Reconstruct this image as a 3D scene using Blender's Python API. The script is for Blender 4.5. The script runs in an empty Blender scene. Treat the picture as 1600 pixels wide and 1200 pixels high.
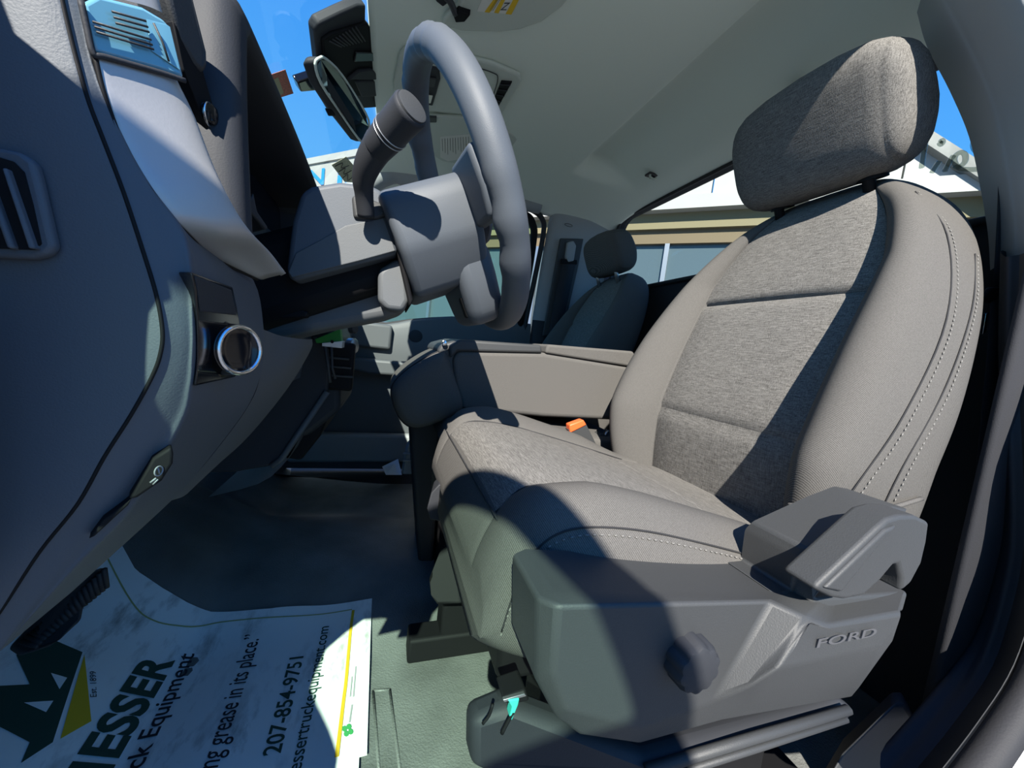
import bpy, bmesh, math, random
import numpy as np
from mathutils import Vector, Matrix

# ------------------------------------------------------------------ camera, world, sun, exposure
Z0 = 1.45                      # eye height above the ground; cab coordinates: x rearward, y to the passenger side, z up from the eye
F = 575.0
_u = np.array([-188., -75., F]); _v = np.array([1700., 150., F])
_u /= np.linalg.norm(_u); _v -= _u * (_u @ _v); _v /= np.linalg.norm(_v)
ROT = np.array([_v, _u, np.cross(_v, _u)])
SC = bpy.context.scene
COL = SC.collection
cam_data = bpy.data.cameras.new('camera')
cam_data.sensor_width = 36.0
cam_data.lens = F / 1600 * 36.0
cam_data.clip_start = 0.01
cam_data.clip_end = 500
cam = bpy.data.objects.new('camera', cam_data)
M = Matrix.Identity(4)
for i in range(3):
    M[i][0] = ROT[i, 0]; M[i][1] = -ROT[i, 1]; M[i][2] = -ROT[i, 2]
M[2][3] = Z0
cam.matrix_world = M
COL.objects.link(cam)
SC.camera = cam

SUN_DIR = Vector((-0.28, -0.69, 0.60)).normalized()     # towards the sun
sun_data = bpy.data.lights.new('sun', 'SUN')
sun_data.energy = 10.0
sun_data.angle = 0.009
sun_data.color = (1.0, 0.95, 0.86)
sun = bpy.data.objects.new('sun', sun_data)
sun.rotation_euler = SUN_DIR.to_track_quat('Z', 'Y').to_euler()
sun.location = (-6, -6, 9)
COL.objects.link(sun)

world = bpy.data.worlds.new('world')
SC.world = world
world.use_nodes = True
wn = world.node_tree.nodes; wl = world.node_tree.links
wn.clear()
w_out = wn.new('ShaderNodeOutputWorld'); w_bg = wn.new('ShaderNodeBackground')
w_tc = wn.new('ShaderNodeTexCoord'); w_sep = wn.new('ShaderNodeSeparateXYZ'); w_ramp = wn.new('ShaderNodeValToRGB')
wl.new(w_tc.outputs['Generated'], w_sep.inputs[0]); wl.new(w_sep.outputs['Z'], w_ramp.inputs[0])
cr = w_ramp.color_ramp
cr.elements[0].position = 0.0; cr.elements[0].color = (0.17, 0.44, 0.80, 1)
cr.elements[1].position = 1.0; cr.elements[1].color = (0.018, 0.15, 0.70, 1)
e_ = cr.elements.new(0.30); e_.color = (0.085, 0.35, 0.78, 1)
e_ = cr.elements.new(0.60); e_.color = (0.045, 0.25, 0.74, 1)
wl.new(w_ramp.outputs[0], w_bg.inputs[0]); wl.new(w_bg.outputs[0], w_out.inputs[0])
w_bg.inputs[1].default_value = 1.2

SC.view_settings.view_transform = 'Standard'
SC.view_settings.look = 'None'
SC.view_settings.exposure = 0.35
SC.view_settings.gamma = 1.0
SC.view_settings.use_curve_mapping = False
SC.cycles.max_bounces = 10
SC.cycles.diffuse_bounces = 4
SC.cycles.transparent_max_bounces = 16
SC.cycles.use_denoising = True

# ------------------------------------------------------------------ helpers
def P(px, py, x=None, y=None, z=None):
    """Cab point on the sight line of a photo pixel at a known cab depth."""
    r = ROT @ np.array([px - 800.0, py - 600.0, F])
    if y is not None: r = r * (y / r[1])
    elif x is not None: r = r * (x / r[0])
    else: r = r * (z / r[2])
    return Vector((r[0], r[1], r[2]))

def PY(pts, y): return [P(a, b, y=y) for a, b in pts]
def P3(pts): return [P(a, b, y=c) for a, b, c in pts]

def mk(name, verts, faces, mat, parent=None, smooth=True, angle=None):
    me = bpy.data.meshes.new(name)
    me.from_pydata([(v[0], v[1], v[2] + Z0) for v in verts], [], faces)
    me.validate()
    bm = bmesh.new(); bm.from_mesh(me)
    bmesh.ops.recalc_face_normals(bm, faces=bm.faces)
    bm.to_mesh(me); bm.free()
    if mat is not None: me.materials.append(mat)
    if smooth:
        me.polygons.foreach_set('use_smooth', [True] * len(me.polygons))
        if angle: me.set_sharp_from_angle(angle=math.radians(angle))
    o = bpy.data.objects.new(name, me)
    COL.objects.link(o)
    if parent is not None: child(o, parent)
    return o

def child(o, parent):
    o.parent = parent
    o.matrix_parent_inverse = world_mat(parent).inverted()

def world_mat(o):
    m = o.matrix_basis.copy()
    if o.parent is not None:
        m = world_mat(o.parent) @ o.matrix_parent_inverse @ m
    return m

def thing(name, label, cat, loc, group=None):
    o = bpy.data.objects.new(name, None)
    o.empty_display_size = 0.05
    o.location = (loc[0], loc[1], loc[2] + Z0)
    COL.objects.link(o)
    return tag(o, label, cat, group)

def tag(o, label=None, cat=None, group=None, kind=None):
    if label: o['label'] = label
    if cat: o['category'] = cat
    if group: o['group'] = group
    if kind: o['kind'] = kind
    return o

def struct(o, label=None): 
    o['kind'] = 'structure'
    if label: o['label'] = label
    return o

def mod_bevel(o, w, seg=3, ang=30):
    m = o.modifiers.new('bevel', 'BEVEL'); m.width = w; m.segments = seg
    m.limit_method = 'ANGLE'; m.angle_limit = math.radians(ang); m.harden_normals = False
    return o
def mod_sub(o, n=2):
    m = o.modifiers.new('sub', 'SUBSURF'); m.levels = n; m.render_levels = n
    return o
def mod_solid(o, t, off=-1):
    m = o.modifiers.new('solid', 'SOLIDIFY'); m.thickness = t; m.offset = off
    return o

def catmull(P_, n, closed=False):
    P_ = [np.array(p, float) for p in P_]
    N = len(P_); out = []
    if closed:
        for i in range(N):
            p0, p1, p2, p3 = P_[(i - 1) % N], P_[i], P_[(i + 1) % N], P_[(i + 2) % N]
            for k in range(n):
                t = k / n
                out.append(.5 * ((2 * p1) + (p2 - p0) * t + (2 * p0 - 5 * p1 + 4 * p2 - p3) * t * t + (3 * p1 - p0 - 3 * p2 + p3) * t ** 3))
    else:
        for i in range(N - 1):
            p1, p2 = P_[i], P_[i + 1]
            p0 = P_[i - 1] if i > 0 else 2 * p1 - p2
            p3 = P_[i + 2] if i + 2 < N else 2 * p2 - p1
            for k in range(n):
                t = k / n
                out.append(.5 * ((2 * p1) + (p2 - p0) * t + (2 * p0 - 5 * p1 + 4 * p2 - p3) * t * t + (3 * p1 - p0 - 3 * p2 + p3) * t ** 3))
        out.append(P_[-1])
    return out

def net(name, rows, mat, parent=None, nu=5, nv=5, thick=0.0, angle=None, closed=False):
    """Smooth surface through a control net (rows of 3-D points), optionally given thickness."""
    R1 = [catmull(r, nu, closed) for r in rows]
    m = len(R1[0])
    cols = [catmull([R1[j][i] for j in range(len(R1))], nv) for i in range(m)]
    nr = len(cols[0])
    V = [cols[i][j] for j in range(nr) for i in range(m)]
    Fc = []
    for j in range(nr - 1):
        for i in range(m if closed else m - 1):
            a, b = j * m + i, j * m + (i + 1) % m
            Fc.append((a, b, b + m, a + m))
    o = mk(name, V, Fc, mat, parent, True, angle)
    if thick: mod_solid(o, abs(thick), -1 if thick > 0 else 1)
    return o

def loft(name, rings, mat, parent=None, cap=True, smooth=True, angle=None, closed=True):
    m = len(rings[0]); V = [p for r in rings for p in r]; Fc = []
    for j in range(len(rings) - 1):
        for i in range(m if closed else m - 1):
            a, b = j * m + i, j * m + (i + 1) % m
            Fc.append((a, b, b + m, a + m))
    if cap:
        Fc.append(tuple(range(m))); Fc.append(tuple((len(rings) - 1) * m + i for i in range(m)))
    return mk(name, V, Fc, mat, parent, smooth, angle)

def tube(name, pts, r, mat, parent=None, n=10, closed=False, smoothn=0, flat=1.0, up=(0, 0, 1)):
    if smoothn: 
        if isinstance(r, (list, tuple)):
            r = [float(v[0]) for v in catmull([[v] for v in r], smoothn, closed)]
        pts = catmull(pts, smoothn, closed)
    pts = [Vector(p) for p in pts]
    N = len(pts); rings = []
    prev = None
    for i, p in enumerate(pts):
        if closed: t = pts[(i + 1) % N] - pts[(i - 1) % N]
        else: t = pts[min(i + 1, N - 1)] - pts[max(i - 1, 0)]
        t.normalize()
        if prev is None:
            a = t.cross(Vector(up))
            if a.length < 1e-3: a = t.cross(Vector((1, 0, 0)))
        else:
            a = prev - t * prev.dot(t)
        a.normalize(); prev = a
        b = t.cross(a)
        rr = r[i] if isinstance(r, (list, tuple)) else r
        rings.append([p + a * rr * math.cos(2 * math.pi * k / n) + b * rr * flat * math.sin(2 * math.pi * k / n) for k in range(n)])
    if closed: rings.append(rings[0])
    return loft(name, rings, mat, parent, cap=not closed)

def plate(name, pts, ext, mat, parent=None, bevel=0.0, seg=3, smooth=True, inset=None):
    """Polygon extruded by a vector; edges rounded."""
    n = len(pts); e = Vector(ext)
    V = [Vector(p) for p in pts] + [Vector(p) + e for p in pts]
    Fc = [tuple(range(n)), tuple(range(2 * n - 1, n - 1, -1))] + [(i, (i + 1) % n, n + (i + 1) % n, n + i) for i in range(n)]
    o = mk(name, V, Fc, mat, parent, smooth, 35)
    if bevel: mod_bevel(o, bevel, seg)
    return o

def box(name, c, s, mat, parent=None, bevel=0.0, rot=None, seg=3):
    c = Vector(c); R_ = rot if rot is not None else Matrix.Identity(3)
    V = [c + R_ @ Vector((sx * s[0] / 2, sy * s[1] / 2, sz * s[2] / 2)) for sx in (-1, 1) for sy in (-1, 1) for sz in (-1, 1)]
    Fc = [(0, 1, 3, 2), (4, 6, 7, 5), (0, 4, 5, 1), (2, 3, 7, 6), (0, 2, 6, 4), (1, 5, 7, 3)]
    o = mk(name, V, Fc, mat, parent, bool(bevel), 40)
    if bevel: mod_bevel(o, bevel, seg)
    return o

def frame_of(axis, up=(0, 0, 1)):
    a = Vector(axis).normalized()
    b = Vector(up).cross(a)
    if b.length < 1e-3: b = Vector((1, 0, 0)).cross(a)
    b.normalize(); c = a.cross(b)
    return a, b, c

def lathe(name, c, axis, prof, mat, parent=None, n=32, lobes=0, lobe_d=0.0, up=(0, 0, 1)):
    a, b, d = frame_of(axis, up); c = Vector(c); rings = []
    for h, r in prof:
        ring = []
        for k in range(n):
            t = 2 * math.pi * k / n
            rr = r * (1 - lobe_d * (0.5 + 0.5 * math.cos(lobes * t)) ** 2) if lobes else r
            ring.append(c + a * h + b * rr * math.cos(t) + d * rr * math.sin(t))
        rings.append(ring)
    return loft(name, rings, mat, parent, cap=True, angle=40)

def sgrid(name, f, us, vs, mat, parent=None, angle=None):
    V = [f(u, v) for v in vs for u in us]; m = len(us)
    Fc = [(j * m + i, j * m + i + 1, (j + 1) * m + i + 1, (j + 1) * m + i) for j in range(len(vs) - 1) for i in range(m - 1)]
    return mk(name, V, Fc, mat, parent, True, angle)

def text_mesh(body, bold=0.0):
    cu = bpy.data.curves.new('lettering', 'FONT'); cu.body = body; cu.size = 1.0; cu.resolution_u = 4; cu.offset = bold
    ob = bpy.data.objects.new('lettering', cu); COL.objects.link(ob)
    dg = bpy.context.evaluated_depsgraph_get()
    me = ob.evaluated_get(dg).to_mesh()
    V = [(v.co.x, v.co.y) for v in me.vertices]; Fc = [tuple(p.vertices) for p in me.polygons]
    ob.evaluated_get(dg).to_mesh_clear()
    bpy.data.objects.remove(ob); bpy.data.curves.remove(cu)
    x0 = min(v[0] for v in V); x1 = max(v[0] for v in V)
    return V, Fc, x0, x1

def text_on(name, body, fmap, mat, parent=None, bold=0.0, cap=0.70):
    """Flat lettering: text width mapped to 0..1, baseline..cap height to 0..1, through fmap."""
    V, Fc, x0, x1 = text_mesh(body, bold)
    return mk(name, [fmap((x - x0) / (x1 - x0), y / cap) for x, y in V], Fc, mat, parent, False)

def lerp(a, b, t): return a + (b - a) * t
def interp(x, xs, ys): return float(np.interp(x, xs, ys))
def smooth_interp(x, xs, ys):
    i = max(0, min(len(xs) - 2, int(np.searchsorted(xs, x) - 1)))
    def sl(k):
        if k <= 0: return (ys[1] - ys[0]) / (xs[1] - xs[0])
        if k >= len(xs) - 1: return (ys[-1] - ys[-2]) / (xs[-1] - xs[-2])
        return (ys[k + 1] - ys[k - 1]) / (xs[k + 1] - xs[k - 1])
    h = xs[i + 1] - xs[i]; t = min(1, max(0, (x - xs[i]) / h))
    return ((2 * t ** 3 - 3 * t * t + 1) * ys[i] + (t ** 3 - 2 * t * t + t) * h * sl(i) + (-2 * t ** 3 + 3 * t * t) * ys[i + 1] + (t ** 3 - t * t) * h * sl(i + 1))

# ------------------------------------------------------------------ materials
def mat(name, col, rough=0.6, bump=0.0, bscale=300.0, var=0.0, vscale=60.0, metal=0.0, spec=0.5, coat=0.0, stretch=None, bdist=0.001):
    m = bpy.data.materials.new(name); m.use_nodes = True
    nt = m.node_tree; b = nt.nodes['Principled BSDF']
    b.inputs['Base Color'].default_value = (*col, 1); b.inputs['Roughness'].default_value = rough
    b.inputs['Metallic'].default_value = metal; b.inputs['Specular IOR Level'].default_value = spec
    b.inputs['Coat Weight'].default_value = coat; b.inputs['Coat Roughness'].default_value = 0.08
    if bump or var:
        tc = nt.nodes.new('ShaderNodeTexCoord'); src = tc.outputs['Object']
        if stretch:
            mp = nt.nodes.new('ShaderNodeMapping'); mp.inputs['Scale'].default_value = stretch
            nt.links.new(src, mp.inputs['Vector']); src = mp.outputs['Vector']
    if bump:
        n = nt.nodes.new('ShaderNodeTexNoise'); n.inputs['Scale'].default_value = bscale; n.inputs['Detail'].default_value = 3
        nt.links.new(src, n.inputs['Vector'])
        bp = nt.nodes.new('ShaderNodeBump'); bp.inputs['Strength'].default_value = bump; bp.inputs['Distance'].default_value = bdist
        nt.links.new(n.outputs['Fac'], bp.inputs['Height']); nt.links.new(bp.outputs['Normal'], b.inputs['Normal'])
    if var:
        n2 = nt.nodes.new('ShaderNodeTexNoise'); n2.inputs['Scale'].default_value = vscale; n2.inputs['Detail'].default_value = 4
        nt.links.new(src, n2.inputs['Vector'])
        r = nt.nodes.new('ShaderNodeValToRGB')
        r.color_ramp.elements[0].position = 0.32; r.color_ramp.elements[1].position = 0.68
        r.color_ramp.elements[0].color = (*[c * (1 - var) for c in col], 1); r.color_ramp.elements[1].color = (*[min(1, c * (1 + var)) for c in col], 1)
        nt.links.new(n2.outputs['Fac'], r.inputs['Fac']); nt.links.new(r.outputs['Color'], b.inputs['Base Color'])
    return m

def fabric(name, col, var, kind):
    """Woven seat cloth: melange (streaky threads) or twill (fine diagonal ribs)."""
    m = bpy.data.materials.new(name); m.use_nodes = True
    nt = m.node_tree; b = nt.nodes['Principled BSDF']; L = nt.links.new
    b.inputs['Roughness'].default_value = 0.95; b.inputs['Specular IOR Level'].default_value = 0.08
    b.inputs['Sheen Weight'].default_value = 0.0
    tc = nt.nodes.new('ShaderNodeTexCoord')
    bp = nt.nodes.new('ShaderNodeBump'); bp.inputs['Distance'].default_value = 0.0008
    r = nt.nodes.new('ShaderNodeValToRGB')
    r.color_ramp.elements[0].color = (*[c * (1 - var) for c in col], 1); r.color_ramp.elements[1].color = (*[c * (1 + var) for c in col], 1)
    if kind == 'melange':
        facs = []
        for sc in ((900, 900, 90), (900, 60, 900)):
            mp = nt.nodes.new('ShaderNodeMapping'); mp.inputs['Scale'].default_value = sc
            n = nt.nodes.new('ShaderNodeTexNoise'); n.inputs['Scale'].default_value = 1.0; n.inputs['Detail'].default_value = 2
            L(tc.outputs['Object'], mp.inputs['Vector']); L(mp.outputs['Vector'], n.inputs['Vector']); facs.append(n.outputs['Fac'])
        ad = nt.nodes.new('ShaderNodeMath'); ad.operation = 'ADD'; L(facs[0], ad.inputs[0]); L(facs[1], ad.inputs[1])
        hf = nt.nodes.new('ShaderNodeMath'); hf.operation = 'MULTIPLY'; hf.inputs[1].default_value = 0.5; L(ad.outputs[0], hf.inputs[0])
        fac = hf.outputs[0]; bp.inputs['Strength'].default_value = 0.5
        r.color_ramp.elements[0].position = 0.36; r.color_ramp.elements[1].position = 0.64
    else:
        mp = nt.nodes.new('ShaderNodeMapping'); mp.inputs['Rotation'].default_value = (0.6, 0.5, 0.4)
        w = nt.nodes.new('ShaderNodeTexWave'); w.inputs['Scale'].default_value = 190; w.inputs['Distortion'].default_value = 1.5
        L(tc.outputs['Object'], mp.inputs['Vector']); L(mp.outputs['Vector'], w.inputs['Vector'])
        n = nt.nodes.new('ShaderNodeTexNoise'); n.inputs['Scale'].default_value = 800; L(tc.outputs['Object'], n.inputs['Vector'])
        mx = nt.nodes.new('ShaderNodeMix'); mx.inputs[0].default_value = 0.55; L(w.outputs['Fac'], mx.inputs[2]); L(n.outputs['Fac'], mx.inputs[3])
        fac = mx.outputs[0]; bp.inputs['Strength'].default_value = 0.35
        r.color_ramp.elements[0].position = 0.2; r.color_ramp.elements[1].position = 0.8
    L(fac, r.inputs['Fac']); L(r.outputs['Color'], b.inputs['Base Color'])
    L(fac, bp.inputs['Height']); L(bp.outputs['Normal'], b.inputs['Normal'])
    return m

def glass(name, tint, refl=0.5):
    m = bpy.data.materials.new(name); m.use_nodes = True
    nt = m.node_tree; nt.nodes.clear(); L = nt.links.new
    out = nt.nodes.new('ShaderNodeOutputMaterial'); mix = nt.nodes.new('ShaderNodeMixShader')
    tr = nt.nodes.new('ShaderNodeBsdfTransparent'); tr.inputs[0].default_value = (*tint, 1)
    gl = nt.nodes.new('ShaderNodeBsdfGlossy'); gl.inputs['Roughness'].default_value = 0.02
    lw = nt.nodes.new('ShaderNodeLayerWeight'); lw.inputs['Blend'].default_value = 0.5
    pw = nt.nodes.new('ShaderNodeMath'); pw.operation = 'POWER'; pw.inputs[1].default_value = 5.0
    mu = nt.nodes.new('ShaderNodeMath'); mu.operation = 'MULTIPLY_ADD'; mu.inputs[1].default_value = refl; mu.inputs[2].default_value = 0.03
    L(lw.outputs['Facing'], pw.inputs[0]); L(pw.outputs[0], mu.inputs[0]); L(mu.outputs[0], mix.inputs[0]); L(tr.outputs[0], mix.inputs[1]); L(gl.outputs[0], mix.inputs[2])
    L(mix.outputs[0], out.inputs[0])
    return m

m_melange = fabric('melange_fabric', (0.142, 0.136, 0.128), 0.45, 'melange')
m_twill = fabric('twill_fabric', (0.096, 0.092, 0.087), 0.38, 'twill')
m_seam = mat('seam_thread', (0.02, 0.02, 0.022), 0.9)
m_thread = mat('stitch_thread', (0.16, 0.155, 0.145), 0.8)
m_leather = mat('grained_vinyl', (0.074, 0.085, 0.100), 0.55, bump=0.22, bscale=1300, spec=0.35, bdist=0.0006)
m_plastic = mat('grey_grained_plastic', (0.040, 0.042, 0.044), 0.55, bump=0.3, bscale=900, spec=0.4, bdist=0.0006)
m_dash = mat('dashboard_plastic', (0.085, 0.092, 0.098), 0.55, bump=0.25, bscale=1300, spec=0.4, bdist=0.0006)
m_dark = mat('dark_plastic', (0.028, 0.030, 0.035), 0.6, bump=0.2, bscale=900, bdist=0.0005, spec=0.25)
m_black = mat('black_plastic', (0.008, 0.008, 0.009), 0.65, spec=0.15)
m_gloss = mat('gloss_black', (0.006, 0.006, 0.008), 0.12)
m_silver = mat('satin_silver', (0.42, 0.41, 0.40), 0.42, bump=0.05, bscale=900, metal=0.35)
m_chrome = mat('chrome', (0.75, 0.76, 0.78), 0.12, metal=1.0)
m_steel = mat('zinc_steel', (0.42, 0.42, 0.42), 0.35, metal=0.9)
m_head = mat('headliner_cloth', (0.76, 0.83, 0.74), 0.95, bump=0.15, bscale=1200, spec=0.1)
m_headpl = mat('headliner_plastic', (0.56, 0.61, 0.54), 0.6, bump=0.1, bscale=1200, spec=0.3)
m_pillar = mat('pillar_plastic', (0.30, 0.315, 0.32), 0.6, bump=0.15, bscale=1000, spec=0.3)
m_floor = mat('vinyl_floor', (0.150, 0.155, 0.150), 0.42, bump=0.8, bscale=330, var=0.25, vscale=9, spec=0.45, bdist=0.0015)
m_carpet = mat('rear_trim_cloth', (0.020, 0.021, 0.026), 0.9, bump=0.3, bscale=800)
m_rubber = mat('rubber', (0.018, 0.018, 0.02), 0.7, bump=0.2, bscale=500)
m_orange = mat('orange_plastic', (0.80, 0.12, 0.03), 0.4)
m_white = mat('white_paint', (0.80, 0.80, 0.79), 0.3, coat=0.5)
m_belt = mat('belt_webbing', (0.018, 0.019, 0.024), 0.85, bump=0.3, bscale=600)
m_vent_sky = mat('vent_plastic_sky_tint', (0.13, 0.32, 0.42), 0.18, coat=0.8)  # blue sky reflection put into the base colour of the vent
m_screen = mat('screen_glass', (0.01, 0.012, 0.02), 0.15)
m_mirror = mat('mirror_glass', (0.5, 0.58, 0.52), 0.03, metal=1.0)
m_green = mat('green_board', (0.01, 0.20, 0.02), 0.45, bump=0.4, bscale=300)
m_teal = mat('teal_clip', (0.05, 0.50, 0.42), 0.45)
m_rear_glass = glass('rear_window_glass', (0.84, 0.90, 0.88), 0.6)
m_wind_glass = glass('windshield_glass', (0.80, 0.88, 0.85), 0.5)
m_door_glass = glass('door_glass', (0.56, 0.78, 0.66), 0.6)
# ------------------------------------------------------------------ ground and outside
m_asphalt = mat('asphalt', (0.11, 0.11, 0.11), 0.9, var=0.2, vscale=3)
gp = mk('ground', [(-60, -60, -Z0), (60, -60, -Z0), (60, 60, -Z0), (-60, 60, -Z0)], [(0, 1, 2, 3)], m_asphalt, smooth=False)
struct(gp, 'grey asphalt yard around the truck')

m_bwall = mat('white_wall_panel', (0.33, 0.33, 0.31), 0.6, var=0.04, vscale=2)
m_bbeige = mat('beige_soffit', (0.17, 0.145, 0.075), 0.7)
m_bbrown = mat('tan_lintel', (0.13, 0.095, 0.05), 0.7)
m_bglass = mat('shop_window_glass', (0.07, 0.10, 0.115), 0.12)
m_sign = mat('sign_blue', (0.02, 0.22, 0.62), 0.5)
BN = 12.73                                           # shop front stands on the line x + y = BN
def PB(px, py, back=0.0):
    r = ROT @ np.array([px - 800.0, py - 600.0, F])
    return Vector(r * ((BN + back) / (r[0] + r[1])))
def bz(px, py): return PB(px, py).z
def BW(s, z, back=0.0):                              # along the front (s), height z
    c = (BN + back) / 2
    return Vector((c + s / math.sqrt(2), c - s / math.sqrt(2), z))
def bs(px, py):
    p = PB(px, py); return (p.x - p.y) / math.sqrt(2)
bld = thing('shop_building', 'white panelled shop building with tan soffit and wide windows behind the truck', 'building', (BN / 2, BN / 2, -Z0))
z_band, z_sof, z_lin = bz(1080, 318), bz(1080, 352), bz(1080, 374)
z_top = bz(515, 247)
s0, s1 = bs(380, 300), bs(1640, 400)
s_pk = bs(1424, 208); s_gl = bs(880, 250)
z_pk = bz(1424, 208); z_ge = bz(1600, 322); s_ge = bs(1600, 322)
slope = (z_ge - z_pk) / (s_ge - s_pk)
def roofz(s): return max(z_top if s < s_pk else 0, z_pk - abs(slope) * abs(s - s_pk))
back = Vector((0.35, 0.35, 0))
joints = sorted([s0, bs(640, 280), bs(760, 300), bs(900, 300), bs(1010, 290), bs(1115, 285), bs(1220, 270), bs(1330, 260), s_pk, bs(1500, 300), bs(1540, 310), s1])
for a, b in zip(joints[:-1], joints[1:]):
    g = 0.015
    pts = [BW(a + g, z_band), BW(b - g, z_band), BW(b - g, roofz(b)), BW(a + g, roofz(a))]
    plate('wall_panel', pts, back, m_bwall, bld, smooth=False)
def bbar(name, sa, za, sb, zb_, h, out, m, d=0.4):
    o = Vector((-out, -out, 0)) / math.sqrt(2)
    pts = [BW(sa, za) + o, BW(sb, zb_) + o, BW(sb, zb_ + h) + o, BW(sa, za + h) + o]
    return plate(name, pts, Vector((d, d, 0)), m, bld, smooth=False)
bbar('trim_band', s0, z_band - 0.12, s1, z_band - 0.12, 0.28, 0.08, m_bwall)
bbar('soffit_panel', s0, z_sof, s1, z_sof, z_band - z_sof - 0.12, -0.15, m_bbeige)
bbar('lintel', s0, z_lin, s1, z_lin, z_sof - z_lin, -0.25, m_bbrown)
bbar('window_sill', s0, -Z0, s1, -Z0, 0.7, -0.15, m_bwall)
posts = [bs(660, 480), bs(745, 440), bs(830, 420), bs(930, 400), bs(1038, 400), bs(1170, 400), bs(1300, 400), bs(1450, 400)]
edges = [s0] + posts + [s1]
for a, b in zip(edges[:-1], edges[1:]):
    pts = [BW(a, -Z0 + 0.7, 0.5), BW(b, -Z0 + 0.7, 0.5), BW(b, z_lin, 0.5), BW(a, z_lin, 0.5)]
    plate('window_pane', pts, (0.02, 0.02, 0), m_bglass, bld, smooth=False)
for s in posts:
    bbar('mullion', s - 0.05, -Z0 + 0.7, s + 0.05, -Z0 + 0.7, z_lin + Z0 - 0.7, -0.25, m_steel, 0.1)
bbar('top_rail', s0, z_top - 0.12, s_gl, z_top - 0.12, 0.22, 0.06, m_bwall, 0.2)
for sgn, se in ((1, s1), (-1, s_pk - (z_pk - z_top) / abs(slope))):
    za = z_pk; zb_ = z_pk + slope * abs(se - s_pk)
    o = Vector((-0.12, -0.12, 0))
    pts = [BW(s_pk, za - 0.14) + o, BW(se, zb_ - 0.14) + o, BW(se, zb_ + 0.1) + o, BW(s_pk, za + 0.1) + o]
    plate('roof_fascia', pts, (0.5, 0.5, 0), m_bwall, bld, smooth=False)
for body, pa, pb_ in (('N', (483, 291), (507, 288)), ('iN', (527, 291), (580, 285)), ('A', (600, 285), (640, 280))):
    A = PB(*pa); B = PB(*pb_); h = (bz(pa[0], 267) - A.z)
    o = Vector((-0.02, -0.02, 0))
    text_on('sign_letter', body, lambda u, v, A=A, B=B, h=h: A + (B - A) * u + Vector((0, 0, h * v)) + o, m_sign, bld, 0.02)

# ------------------------------------------------------------------ truck body shell
def hump(x, y):
    h = 0.075 * math.exp(-((y - 1.05) / 0.22) ** 4) * interp(x, [-.6, -.1, .2, .5], [1.3, .8, .5, .2])
    return h
def floorz(x, y):
    z = -0.63 + hump(x, y)
    if x < -0.30: z += 0.62 * (-0.30 - x) ** 1.15
    if y > 1.62: z += 0.0
    return z
fl = sgrid('floor', lambda u, v: (u, v, floorz(u, v)), np.linspace(-.80, 1.02, 74), np.linspace(.16, 1.74, 64), m_floor)
struct(fl, 'black grained vinyl cab floor')

for a, b in (((583, 1080), (594, 1230)), ((609, 1078), (628, 1230)), ((583, 1080), (609, 1078))):
    tube('floor_rib', [P(*a, z=-.631), P(lerp(a[0], b[0], .5), lerp(a[1], b[1], .5), z=-.631), P(*b, z=-.631)], .0028, m_floor, fl, n=8)

def ceilz(x, y):
    z = smooth_interp(x, [-.10, -.04, .1, .3, .6, .85, 1.0], [.640, .655, .675, .698, .715, .712, .69])
    d = abs(y - .97) / .78
    z -= 0.10 * d ** 7
    t = min(1, max(0, (x - .60) / .07)) * min(1, max(0, (.92 - x) / .24)) * min(1, max(0, (1.40 - y) / .05)) * min(1, max(0, (y - .30) / .05))
    z += .07 * t * t * (3 - 2 * t)  # cross trough added to the shape to darken a band of ceiling
    # moulded recess round the overhead console
    z -= 0.018 * math.exp(-((y - .98) / .24) ** 6) * interp(x, [.10, .32], [1, 0])
    return z
ce = sgrid('ceiling', lambda u, v: (u, v, ceilz(u, v)), np.linspace(-.095, 1.0, 90), np.linspace(.255, 1.70, 90), m_head)
mod_solid(ce, 0.02, 1)
struct(ce, 'grey cloth headliner')

def rounded(y0, y1, z0, z1, r, n=6):
    out = []
    for cy, cz, a0 in ((y1 - r, z1 - r, 0), (y0 + r, z1 - r, 90), (y0 + r, z0 + r, 180), (y1 - r, z0 + r, 270)):
        for k in range(n + 1):
            a = math.radians(a0 + 90 * k / n); out.append((cy + r * math.cos(a), cz + r * math.sin(a)))
    return out
# rear wall round the rear window
RW = 1.0
inner = rounded(.20, 1.635, .335, .690, .07)
outer = []
for i_, (a, b) in enumerate(inner):
    q = i_ // 7
    outer.append(((1.78, .08, .08, 1.78)[q], (.76, .76, -.66, -.66)[q]))
n_ = len(inner)
def ringplane(name, inn, out, fx, m, parent=None):
    n = len(inn)
    V = [fx(a, b) for a, b in inn] + [fx(a, b) for a, b in out]
    Fc = [(i, (i + 1) % n, n + (i + 1) % n, n + i) for i in range(n)]
    return mk(name, V, Fc, m, parent, False)
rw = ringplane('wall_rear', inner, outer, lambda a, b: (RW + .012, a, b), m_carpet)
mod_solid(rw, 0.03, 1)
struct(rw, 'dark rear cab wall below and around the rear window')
wf = tube('trim_1', [(RW, a, b) for a, b in inner], 0.008, m_rubber, n=8, closed=True); struct(wf, 'black rubber seal round the rear window')
g2 = mk('window_1', [(RW + .01, a, b) for a, b in inner], [tuple(range(n_))], m_rear_glass, smooth=False)
struct(g2, 'rear window glass with handwriting in white marker')
m_marker = glass('window_marker', (0.62, 0.66, 0.64), 0.3)
def onrear(pts): return [P(a, b, x=RW - .002) for a, b in pts]
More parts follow.
